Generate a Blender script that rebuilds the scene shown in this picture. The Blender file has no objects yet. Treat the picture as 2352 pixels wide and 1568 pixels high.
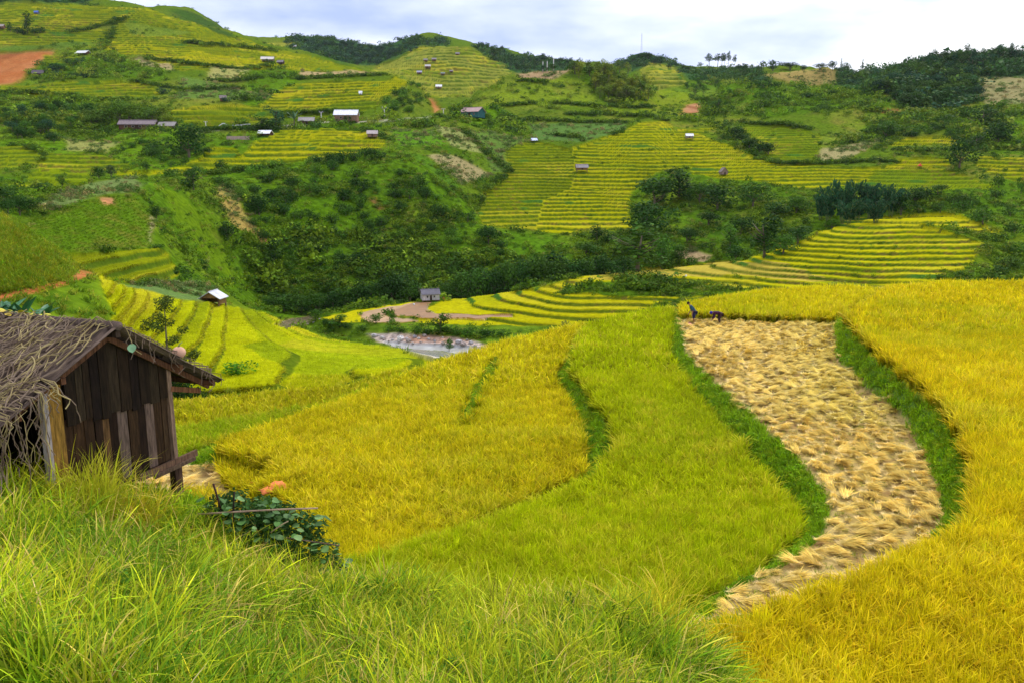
# Terraced rice valley: camera, sky and sun first, then the land, then trees, houses, people, small details.
import bpy, bmesh, math, random
import numpy as np
from mathutils import Vector, Matrix
R = math.radians
SC = bpy.context.scene
COL = SC.collection

# ------------------------------------------------------------------ camera
PW, PH, FPX, HORIZON = 2352.0, 1568.0, 1957.0, 400.0
PITCH = math.atan((PH / 2 - HORIZON) / FPX)
CP, SP = math.cos(PITCH), math.sin(PITCH)
cam_data = bpy.data.cameras.new('camera')
cam_data.sensor_width = 36.0
cam_data.lens = FPX / PW * 36.0
cam_data.clip_start = 0.1
cam_data.clip_end = 12000
cam = bpy.data.objects.new('camera', cam_data)
cam.rotation_euler = (math.pi / 2 - PITCH, 0, 0)
COL.objects.link(cam)
SC.camera = cam

# ------------------------------------------------------------------ sky, sun, exposure
SUN_EL, SUN_AZ = R(52), R(35)          # high sun behind thin cloud, from the right and ahead
world = bpy.data.worlds.new('World')
SC.world = world
world.use_nodes = True
wn, wl = world.node_tree.nodes, world.node_tree.links
wn.clear()
w_out = wn.new('ShaderNodeOutputWorld')
w_bg = wn.new('ShaderNodeBackground'); w_bg.inputs['Strength'].default_value = 0.10
w_bg2 = wn.new('ShaderNodeBackground'); w_bg2.inputs['Strength'].default_value = 1.0
w_mix = wn.new('ShaderNodeMixShader')
w_sky = wn.new('ShaderNodeTexSky'); w_sky.sky_type = 'NISHITA'; w_sky.sun_disc = False
w_sky.sun_elevation = SUN_EL; w_sky.sun_rotation = SUN_AZ; w_sky.altitude = 1200
w_tc = wn.new('ShaderNodeTexCoord')
w_map = wn.new('ShaderNodeMapping'); w_map.inputs['Scale'].default_value = (1.0, 1.0, 3.2)
w_map.inputs['Location'].default_value = (0.62, 0.35, 0.1)
w_n = wn.new('ShaderNodeTexNoise'); w_n.inputs['Scale'].default_value = 2.1
w_n.inputs['Detail'].default_value = 7; w_n.inputs['Roughness'].default_value = 0.52
w_ramp = wn.new('ShaderNodeValToRGB')
cr = w_ramp.color_ramp
cr.elements[0].position = 0.38; cr.elements[0].color = (0.36, 0.44, 0.80, 1)
cr.elements[1].position = 0.57; cr.elements[1].color = (1.10, 1.10, 1.12, 1)
e = cr.elements.new(0.475); e.color = (0.66, 0.71, 0.92, 1)
wl.new(w_tc.outputs['Generated'], w_map.inputs['Vector'])
wl.new(w_map.outputs['Vector'], w_n.inputs['Vector'])
wl.new(w_n.outputs['Fac'], w_ramp.inputs['Fac'])
wl.new(w_ramp.outputs['Color'], w_bg2.inputs['Color'])
wl.new(w_sky.outputs['Color'], w_bg.inputs['Color'])
w_mix.inputs['Fac'].default_value = 0.88
wl.new(w_bg.outputs[0], w_mix.inputs[1]); wl.new(w_bg2.outputs[0], w_mix.inputs[2])
wl.new(w_mix.outputs[0], w_out.inputs['Surface'])

sun_d = bpy.data.lights.new('sun', 'SUN')
sun_d.energy = 1.5; sun_d.angle = R(11); sun_d.color = (1.0, 0.96, 0.88)
sun = bpy.data.objects.new('sun', sun_d); COL.objects.link(sun)
sdir = Vector((math.sin(SUN_AZ) * math.cos(SUN_EL), math.cos(SUN_AZ) * math.cos(SUN_EL), math.sin(SUN_EL)))
sun.rotation_euler = sdir.to_track_quat('Z', 'Y').to_euler()
sun.location = (0, 0, 200)

SC.view_settings.view_transform = 'Standard'
SC.view_settings.look = 'None'
SC.view_settings.exposure = 0.57
SC.view_settings.gamma = 1.0
SC.view_settings.use_curve_mapping = False
SC.render.engine = 'CYCLES'
SC.cycles.use_denoising = True
SC.cycles.max_bounces = 4
SC.cycles.diffuse_bounces = 2
SC.cycles.glossy_bounces = 2
SC.cycles.transmission_bounces = 2
SC.cycles.transparent_max_bounces = 4
SC.cycles.use_fast_gi = False

# ------------------------------------------------------------------ helpers: pixels <-> directions
def ray(x, y):
    """photo pixel (2352 wide) -> (u, s): the ray passes (u*d, d, s*d) at forward distance d"""
    a = (np.asarray(x, float) - PW / 2) / FPX
    b = (PH / 2 - np.asarray(y, float)) / FPX
    Y = CP + SP * b
    return a / Y, (-SP + CP * b) / Y

def proj(u, s):
    fwd = CP - SP * s
    return PW / 2 + FPX * u / fwd, PH / 2 - FPX * (SP + CP * s) / fwd

def on_plane(x, y, h):
    """where the ray of a pixel meets the level h metres below the eye"""
    u, s = ray(x, y)
    d = -h / s
    return float(u * d), float(d)

def pchip(x, y, xi):
    x = np.asarray(x, float); y = np.asarray(y, float)
    h = np.diff(x); dl = np.diff(y) / h
    n = len(x)
    m = np.zeros(n)
    if n > 2:
        w1 = 2 * h[1:] + h[:-1]; w2 = h[1:] + 2 * h[:-1]
        ok = dl[:-1] * dl[1:] > 0
        with np.errstate(divide='ignore', invalid='ignore'):
            mm = (w1 + w2) / (w1 / dl[:-1] + w2 / dl[1:])
        m[1:-1] = np.where(ok, mm, 0)
    m[0] = dl[0]; m[-1] = dl[-1]
    i = np.clip(np.searchsorted(x, xi) - 1, 0, n - 2)
    t = np.clip((xi - x[i]) / h[i], 0, 1)
    t2, t3 = t * t, t * t * t
    return (2*t3 - 3*t2 + 1) * y[i] + (t3 - 2*t2 + t) * h[i] * m[i] + (-2*t3 + 3*t2) * y[i+1] + (t3 - t2) * h[i] * m[i+1]

def _hash(ix, iy, seed):
    n = (ix.astype(np.int64) * 374761393 + iy.astype(np.int64) * 668265263 + seed * 1442695041) & 0xFFFFFFFF
    n = ((n ^ (n >> 13)) * 1274126177) & 0xFFFFFFFF
    n = n ^ (n >> 16)
    return (n & 0xFFFFFF) / float(0xFFFFFF)

def vnoise(x, y, seed=0):
    ix = np.floor(x); iy = np.floor(y)
    fx = x - ix; fy = y - iy
    fx = fx * fx * (3 - 2 * fx); fy = fy * fy * (3 - 2 * fy)
    a = _hash(ix, iy, seed); b = _hash(ix + 1, iy, seed)
    c = _hash(ix, iy + 1, seed); d = _hash(ix + 1, iy + 1, seed)
    return (a + (b - a) * fx) * (1 - fy) + (c + (d - c) * fx) * fy

def fbm(x, y, oct=4, seed=0, rough=0.5):
    v = 0; amp = 1; tot = 0
    for o in range(oct):
        v = v + amp * vnoise(x * 2**o + 17.3 * o, y * 2**o - 9.1 * o, seed + o * 31)
        tot += amp; amp *= rough
    return v / tot * 2 - 1

def in_poly(px, py, poly):
    """points in polygon, numpy"""
    res = np.zeros(px.shape, bool)
    P = np.asarray(poly, float)
    bb = (px >= P[:, 0].min()) & (px <= P[:, 0].max()) & (py >= P[:, 1].min()) & (py <= P[:, 1].max())
    if not bb.any(): return res
    qx = px[bb]; qy = py[bb]
    ins = np.zeros(qx.shape, bool)
    j = len(P) - 1
    for i in range(len(P)):
        xi, yi = P[i]; xj, yj = P[j]
        if yi != yj:
            c = ((yi > qy) != (yj > qy)) & (qx < (xj - xi) * (qy - yi) / (yj - yi) + xi)
            ins ^= c
        j = i
    res[bb] = ins
    return res

def smooth(a, lo, hi):
    t = np.clip((a - lo) / (hi - lo), 0, 1)
    return t * t * (3 - 2 * t)

# ------------------------------------------------------------------ helpers: tags, meshes, materials
def tag(o, label=None, cat=None, group=None, kind=None):
    if label: o['label'] = label
    if cat: o['category'] = cat
    if group: o['group'] = group
    if kind: o['kind'] = kind
    return o

def link(o, parent=None):
    COL.objects.link(o)
    if parent is not None: o.parent = parent
    return o

def empty(name, loc=(0, 0, 0), rz=0.0, scale=1.0):
    o = bpy.data.objects.new(name, None)
    o.empty_display_size = 0.2
    o.location = loc; o.rotation_euler = (0, 0, rz); o.scale = (scale,) * 3
    return link(o)

def mesh_np(name, V, F, mat=None, smooth_=False, attrs=None):
    """V (n,3), F (m,3|4) arrays -> mesh datablock, fast"""
    V = np.asarray(V, np.float32); F = np.asarray(F, np.int32)
    me = bpy.data.meshes.new(name)
    me.vertices.add(len(V)); me.vertices.foreach_set('co', V.ravel())
    k = F.shape[1]
    me.loops.add(F.size); me.loops.foreach_set('vertex_index', F.ravel())
    me.polygons.add(len(F))
    me.polygons.foreach_set('loop_start', np.arange(0, F.size, k, dtype=np.int32))
    me.polygons.foreach_set('loop_total', np.full(len(F), k, np.int32))
    if smooth_: me.polygons.foreach_set('use_smooth', np.ones(len(F), bool))
    me.update(calc_edges=True)
    for nm, (typ, dat) in (attrs or {}).items():
        at = me.attributes.new(nm, typ, 'POINT')
        at.data.foreach_set('color' if typ == 'FLOAT_COLOR' else ('vector' if typ == 'FLOAT_VECTOR' else 'value'), np.asarray(dat, np.float32).ravel())
    if mat: me.materials.append(mat)
    return me

def ob(name, me, parent=None, loc=None, rot=None):
    o = bpy.data.objects.new(name, me)
    if loc is not None: o.location = loc
    if rot is not None: o.rotation_euler = rot
    return link(o, parent)

class MB:
    """collects shapes and builds ONE mesh"""
    def __init__(self): self.v = []; self.f = []
    def add(self, vs, fs):
        b = len(self.v); self.v += [tuple(p) for p in vs]; self.f += [tuple(i + b for i in f) for f in fs]
        return self
    def box(self, lo, hi, m=None):
        x0, y0, z0 = lo; x1, y1, z1 = hi
        vs = [Vector(p) for p in ((x0,y0,z0),(x1,y0,z0),(x1,y1,z0),(x0,y1,z0),(x0,y0,z1),(x1,y0,z1),(x1,y1,z1),(x0,y1,z1))]
        if m is not None: vs = [m @ p for p in vs]
        return self.add(vs, ((0,3,2,1),(4,5,6,7),(0,1,5,4),(1,2,6,5),(2,3,7,6),(3,0,4,7)))
    def bar(self, a, b, w, h=None, up=(0, 0, 1)):
        """square bar from a to b"""
        a = Vector(a); b = Vector(b); d = (b - a); L = d.length; d.normalize()
        h = h or w
        s = d.cross(Vector(up))
        if s.length < 1e-4: s = d.cross(Vector((0, 1, 0)))
        s.normalize(); t = s.cross(d)
        c = [a + s*sx*w/2 + t*sy*h/2 for sx, sy in ((-1,-1),(1,-1),(1,1),(-1,1))] + [b + s*sx*w/2 + t*sy*h/2 for sx, sy in ((-1,-1),(1,-1),(1,1),(-1,1))]
        return self.add(c, ((0,1,2,3),(7,6,5,4),(0,4,5,1),(1,5,6,2),(2,6,7,3),(3,7,4,0)))
    def tube(self, pts, rad, n=6, cap=True):
        pts = [Vector(p) for p in pts]
        rads = rad if hasattr(rad, '__len__') else [rad] * len(pts)
        rings = []; prev = None
        for i, p in enumerate(pts):
            d = (pts[min(i+1, len(pts)-1)] - pts[max(i-1, 0)]).normalized()
            if prev is None:
                s = d.orthogonal().normalized()
            else:
                s = (prev - d * prev.dot(d)); s = s.normalized() if s.length > 1e-5 else d.orthogonal().normalized()
            prev = s; t = d.cross(s)
            rings.append([p + (s*math.cos(k*2*math.pi/n) + t*math.sin(k*2*math.pi/n)) * rads[i] for k in range(n)])
        vs = [q for r in rings for q in r]; fs = []
        for i in range(len(pts)-1):
            for k in range(n):
                fs.append((i*n+k, i*n+(k+1)%n, (i+1)*n+(k+1)%n, (i+1)*n+k))
        if cap:
            fs.append(tuple(range(n-1, -1, -1))); fs.append(tuple((len(pts)-1)*n + k for k in range(n)))
        return self.add(vs, fs)
    def blob(self, c, r, seg=8, rings=6, jit=0.0, rng=None, m=None):
        rx, ry, rz = r if hasattr(r, '__len__') else (r, r, r)
        vs = []; fs = []
        for i in range(rings+1):
            th = math.pi*i/rings
            for k in range(seg):
                ph = 2*math.pi*k/seg
                j = 1 + (rng.uniform(-jit, jit) if rng else 0)
                p = Vector((rx*math.sin(th)*math.cos(ph)*j, ry*math.sin(th)*math.sin(ph)*j, rz*math.cos(th)*j))
                if m is not None: p = m @ p
                vs.append(Vector(c) + p)
        for i in range(rings):
            for k in range(seg):
                fs.append((i*seg+k, (i+1)*seg+k, (i+1)*seg+(k+1)%seg, i*seg+(k+1)%seg))
        return self.add(vs, fs)
    def mesh(self, name, mat=None, smooth_=False):
        me = bpy.data.meshes.new(name)
        me.from_pydata(self.v, [], self.f); me.validate(); me.update()
        if smooth_:
            for p in me.polygons: p.use_smooth = True
        if mat: me.materials.append(mat)
        return me
    def build(self, name, mat, parent=None, smooth_=False, loc=None, rot=None):
        return ob(name, self.mesh(name, mat, smooth_), parent, loc, rot)

MATS = {}
def mat(name, color, rough=0.8, color2=None, scale=4.0, detail=4, bump=0.0, bump_scale=None, spec=0.2, attr=None, metal=0.0, stretch=None, coord='Object', inst=False, trans=0.0, lo=0.35, hi=0.65, mulvar=0.0):
    """procedural material: two colours mixed by noise (or a colour attribute varied by noise) plus bump"""
    m = bpy.data.materials.new(name); m.use_nodes = True
    nt = m.node_tree; N = nt.nodes; L = nt.links
    b = N['Principled BSDF']
    b.inputs['Roughness'].default_value = rough
    b.inputs['Specular IOR Level'].default_value = spec
    b.inputs['Metallic'].default_value = metal
    tc = N.new('ShaderNodeTexCoord')
    vec = tc.outputs[coord]
    if stretch:
        mp = N.new('ShaderNodeMapping'); mp.inputs['Scale'].default_value = stretch
        L.new(vec, mp.inputs['Vector']); vec = mp.outputs['Vector']
    nz = N.new('ShaderNodeTexNoise'); nz.inputs['Scale'].default_value = scale; nz.inputs['Detail'].default_value = detail
    nz.inputs['Roughness'].default_value = 0.6
    L.new(vec, nz.inputs['Vector'])
    mr = N.new('ShaderNodeMapRange'); mr.inputs['From Min'].default_value = lo; mr.inputs['From Max'].default_value = hi
    L.new(nz.outputs['Fac'], mr.inputs['Value'])
    if attr:
        at = N.new('ShaderNodeAttribute'); at.attribute_name = attr
        if inst: at.attribute_type = 'INSTANCER'
        mx = N.new('ShaderNodeMix'); mx.data_type = 'RGBA'; mx.blend_type = 'MULTIPLY'
        mx.inputs['Factor'].default_value = 1.0
        rg = N.new('ShaderNodeMix'); rg.data_type = 'RGBA'
        rg.inputs['A'].default_value = (*color, 1); rg.inputs['B'].default_value = (*(color2 or color), 1)
        L.new(mr.outputs['Result'], rg.inputs['Factor'])
        L.new(at.outputs['Color'], mx.inputs['A']); L.new(rg.outputs['Result'], mx.inputs['B'])
        colout = mx.outputs['Result']
    else:
        rg = N.new('ShaderNodeMix'); rg.data_type = 'RGBA'
        rg.inputs['A'].default_value = (*color, 1); rg.inputs['B'].default_value = (*(color2 or color), 1)
        L.new(mr.outputs['Result'], rg.inputs['Factor'])
        colout = rg.outputs['Result']
    if mulvar > 0:
        oi = N.new('ShaderNodeObjectInfo')
        hsv = N.new('ShaderNodeHueSaturation')
        mv = N.new('ShaderNodeMapRange'); mv.inputs['To Min'].default_value = 1 - mulvar; mv.inputs['To Max'].default_value = 1 + mulvar
        L.new(oi.outputs['Random'], mv.inputs['Value']); L.new(mv.outputs['Result'], hsv.inputs['Value'])
        L.new(colout, hsv.inputs['Color']); colout = hsv.outputs['Color']
    L.new(colout, b.inputs['Base Color'])
    if bump > 0:
        bn = N.new('ShaderNodeTexNoise'); bn.inputs['Scale'].default_value = bump_scale or scale * 3; bn.inputs['Detail'].default_value = 5
        L.new(vec, bn.inputs['Vector'])
        bp = N.new('ShaderNodeBump'); bp.inputs['Strength'].default_value = bump; bp.inputs['Distance'].default_value = 0.1
        L.new(bn.outputs['Fac'], bp.inputs['Height']); L.new(bp.outputs['Normal'], b.inputs['Normal'])
    if trans > 0:
        out = N['Material Output']
        tr = N.new('ShaderNodeBsdfTranslucent'); L.new(colout, tr.inputs['Color'])
        ms = N.new('ShaderNodeMixShader'); ms.inputs['Fac'].default_value = trans
        L.new(b.outputs[0], ms.inputs[1]); L.new(tr.outputs[0], ms.inputs[2]); L.new(ms.outputs[0], out.inputs['Surface'])
    MATS[name] = m
    return m

# ================================================================== THE LAND, far part
# Guide lines (pixel x, pixel y, forward distance): ridges, feet of slopes and river banks, near to far.
GUIDES = [
 [(-400,860,45),(0,820,47),(200,815,51),(400,868,56),(700,872,58),(900,852,61),(1000,838,64),(1300,900,70),(1700,900,75),(2100,900,80),(2800,900,80)],
 [(-400,720,50),(0,690,52),(200,640,64),(330,680,73),(490,697,88),(600,718,95),(745,776,99),(900,797,101),(1000,818,103),(1100,850,104),(1300,850,100),(1700,830,96),(2100,800,96),(2800,780,96)],
 [(-400,470,72),(0,497,74),(100,560,75),(200,632,77),(260,655,86),(330,662,92),(400,668,101),(490,685,104),(600,724,108),(740,790,112),(900,812,112),(1000,825,114),(1100,850,114),(1300,860,110),(1700,830,104),(2100,800,104),(2800,780,104)],
 [(-400,500,92),(0,520,92),(100,580,90),(200,648,92),(300,655,101),(400,650,110),(490,664,117),(560,705,130),(620,745,145),(690,748,145),(800,775,136),(870,785,132),(1000,806,125),(1100,822,121),(1300,842,118),(1500,850,115),(1700,820,112),(2100,780,112),(2800,760,112)],
 [(-400,480,108),(0,500,106),(100,570,102),(200,592,107),(350,575,121),(410,600,127),(490,645,136),(560,700,146),(620,727,157),(700,733,153),(760,739,141),(930,746,138),(1150,752,135),(1360,750,134),(1500,745,134),(1700,720,132),(2000,690,130),(2352,680,130),(2800,680,130)],
 [(-400,440,125),(0,465,125),(100,462,130),(200,452,138),(300,446,145),(345,470,148),(420,560,146),(500,648,146),(600,716,159),(640,722,161),(700,728,159),(760,723,152),(850,706,155),(960,694,161),(1060,687,162),(1200,667,163),(1320,638,163),(1500,622,166),(1690,598,168),(1800,563,170),(1900,528,174),(2050,499,178),(2200,497,182),(2352,520,182),(2800,520,182)],
 [(-400,430,150),(0,440,150),(200,428,160),(300,412,165),(350,418,166),(420,480,166),(500,590,167),(600,690,172),(700,716,172),(850,712,174),(960,706,176),(1060,704,178),(1200,694,180),(1320,672,182),(1500,660,185),(1690,645,188),(1900,600,192),(2050,545,196),(2200,505,200),(2352,490,200),(2800,490,200)],
 [(-400,425,175),(0,432,175),(200,417,180),(300,408,182),(400,415,186),(500,470,188),(600,550,190),(700,585,192),(900,590,198),(1100,560,208),(1250,545,215),(1450,540,218),(1600,560,212),(1800,525,214),(2000,475,218),(2200,440,222),(2352,445,222),(2800,440,222)],
 [(-400,395,210),(0,405,210),(200,408,210),(350,396,216),(500,398,226),(600,393,231),(700,382,236),(850,357,246),(950,380,242),(1050,450,236),(1100,490,234),(1250,510,234),(1450,508,238),(1600,450,250),(1800,440,255),(2000,430,260),(2200,422,262),(2352,412,262),(2800,410,262)],
 [(-400,310,290),(0,312,288),(200,330,282),(400,302,300),(600,292,310),(800,287,315),(1000,287,315),(1060,300,312),(1150,335,305),(1300,325,312),(1450,320,318),(1600,328,320),(1800,332,325),(2000,340,320),(2200,340,310),(2352,350,300),(2800,350,300)],
 [(-400,230,360),(0,230,360),(200,240,360),(400,232,370),(600,238,370),(800,234,365),(930,226,365),(1000,262,362),(1060,258,370),(1200,252,380),(1450,272,372),(1600,266,378),(1750,250,382),(1900,250,382),(2000,268,372),(2200,288,352),(2352,290,342),(2800,290,342)],
 [(-400,150,460),(0,190,450),(200,172,470),(400,152,480),(600,170,462),(740,182,440),(880,178,430),(950,195,425),(1010,250,420),(1060,250,425),(1100,212,440),(1200,174,450),(1330,166,460),(1480,192,462),(1530,238,462),(1600,234,470),(1700,197,482),(1850,202,500),(1950,198,492),(2050,184,470),(2200,184,450),(2352,195,432),(2800,195,432)],
 [(-400,100,560),(0,100,560),(270,90,570),(500,110,560),(700,150,540),(850,182,520),(950,215,560),(1010,236,600),(1100,232,600),(1200,205,600),(1330,205,620),(1480,216,620),(1550,220,620),(1650,214,620),(1850,218,620),(2000,200,600),(2100,162,540),(2200,142,510),(2352,150,500),(2800,150,500)],
 [(-400,0,640),(0,8,640),(190,14,650),(270,13,650),(340,22,650),(500,70,640),(600,105,630),(700,130,620),(820,157,610),(870,172,620),(950,177,720),(1050,170,760),(1150,170,780),(1250,188,780),(1400,188,760),(1500,175,720),(1560,175,720),(1640,190,700),(1760,164,660),(1900,164,650),(1960,182,640),(2100,150,580),(2200,132,560),(2352,128,540),(2800,120,540)],
 [(-400,-20,900),(0,-12,900),(150,-2,900),(250,28,900),(340,45,900),(380,34,900),(430,32,900),(480,52,900),(540,87,900),(600,100,900),(700,112,900),(800,150,900),(860,157,900),(940,122,900),(1000,107,900),(1060,104,900),(1130,127,900),(1200,157,890),(1300,168,900),(1420,170,900),(1500,149,880),(1560,162,880),(1620,165,900),(1700,168,900),(1800,172,900),(1960,190,900),(2200,200,900),(2352,200,900),(2800,200,900)],
 [(-400,90,1150),(0,90,1150),(250,90,1150),(500,95,1150),(600,100,1150),(680,94,1150),(730,92,1150),(800,104,1150),(870,112,1150),(930,100,1150),(990,88,1150),(1030,98,1150),(1100,117,1150),(1160,122,1150),(1200,133,1150),(1300,148,1150),(1400,155,1150),(1480,130,1150),(1540,152,1150),(1600,162,1150),(1700,168,1150),(1750,164,1150),(1850,163,1150),(1960,175,1150),(2200,190,1150),(2800,190,1150)],
 [(-400,200,1500),(600,210,1500),(1200,230,1500),(2800,250,1500)],
 [(-400,300,2600),(1200,300,2600),(2800,300,2600)],
]
NU, NJ = 660, 1480
UM = 0.79
U = np.linspace(-UM, UM, NU)
kY = np.zeros((len(GUIDES), NU)); kZ = np.zeros((len(GUIDES), NU))
for g, pts in enumerate(GUIDES):
    P = np.array(pts, float)
    uu, ss = ray(P[:, 0], P[:, 1])
    o = np.argsort(uu)
    kY[g] = pchip(uu[o], P[o, 2], U); kZ[g] = pchip(uu[o], (ss * P[:, 2])[o], U)
# a start line under the near ground
kY = np.vstack([kY[0] * 0.80, kY]); kZ = np.vstack([kZ[0] - 7.0, kZ])
NFS = 2600
YF = np.zeros((NU, NFS)); ZF = np.zeros((NU, NFS))
for i in range(NU):
    ys = np.maximum.accumulate(kY[:, i] + np.arange(len(kY)) * 1e-3)
    for k in range(1, len(ys)):
        if ys[k] < ys[k-1] + 0.5: ys[k] = ys[k-1] + 0.5
    YF[i] = np.geomspace(ys[0], ys[-1], NFS)
    ZF[i] = pchip(ys, kZ[:, i], YF[i])
SF = ZF / YF
run = np.maximum.accumulate(SF, axis=1)
visF = SF >= run - 0.002
dS = np.abs(np.diff(SF, axis=1)); dL = np.diff(np.log(YF), axis=1)
w = np.where(visF[:, 1:], dS * 3.0 + dL * 0.05, dL * 0.07 + dS * 0.15) + 1e-6
ker = np.hanning(41); ker /= ker.sum()
w = np.apply_along_axis(lambda c: np.convolve(np.pad(c, 20, mode='edge'), ker, 'valid'), 0, w)   # neighbours alike
cw = np.concatenate([np.zeros((NU, 1)), np.cumsum(w, axis=1)], axis=1); cw /= cw[:, -1:]
tt = np.linspace(0, 1, NJ)
Y = np.empty((NU, NJ)); Z = np.empty((NU, NJ))
for i in range(NU):
    Y[i] = np.interp(tt, cw[i], YF[i]); Z[i] = np.interp(Y[i], YF[i], ZF[i])
X = U[:, None] * Y
S = Z / Y
vis = S >= np.maximum.accumulate(S, axis=1) - 0.003
PX, PY = proj(U[:, None], S)
del YF, ZF, SF, run, visF, dS, dL, w, cw

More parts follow.
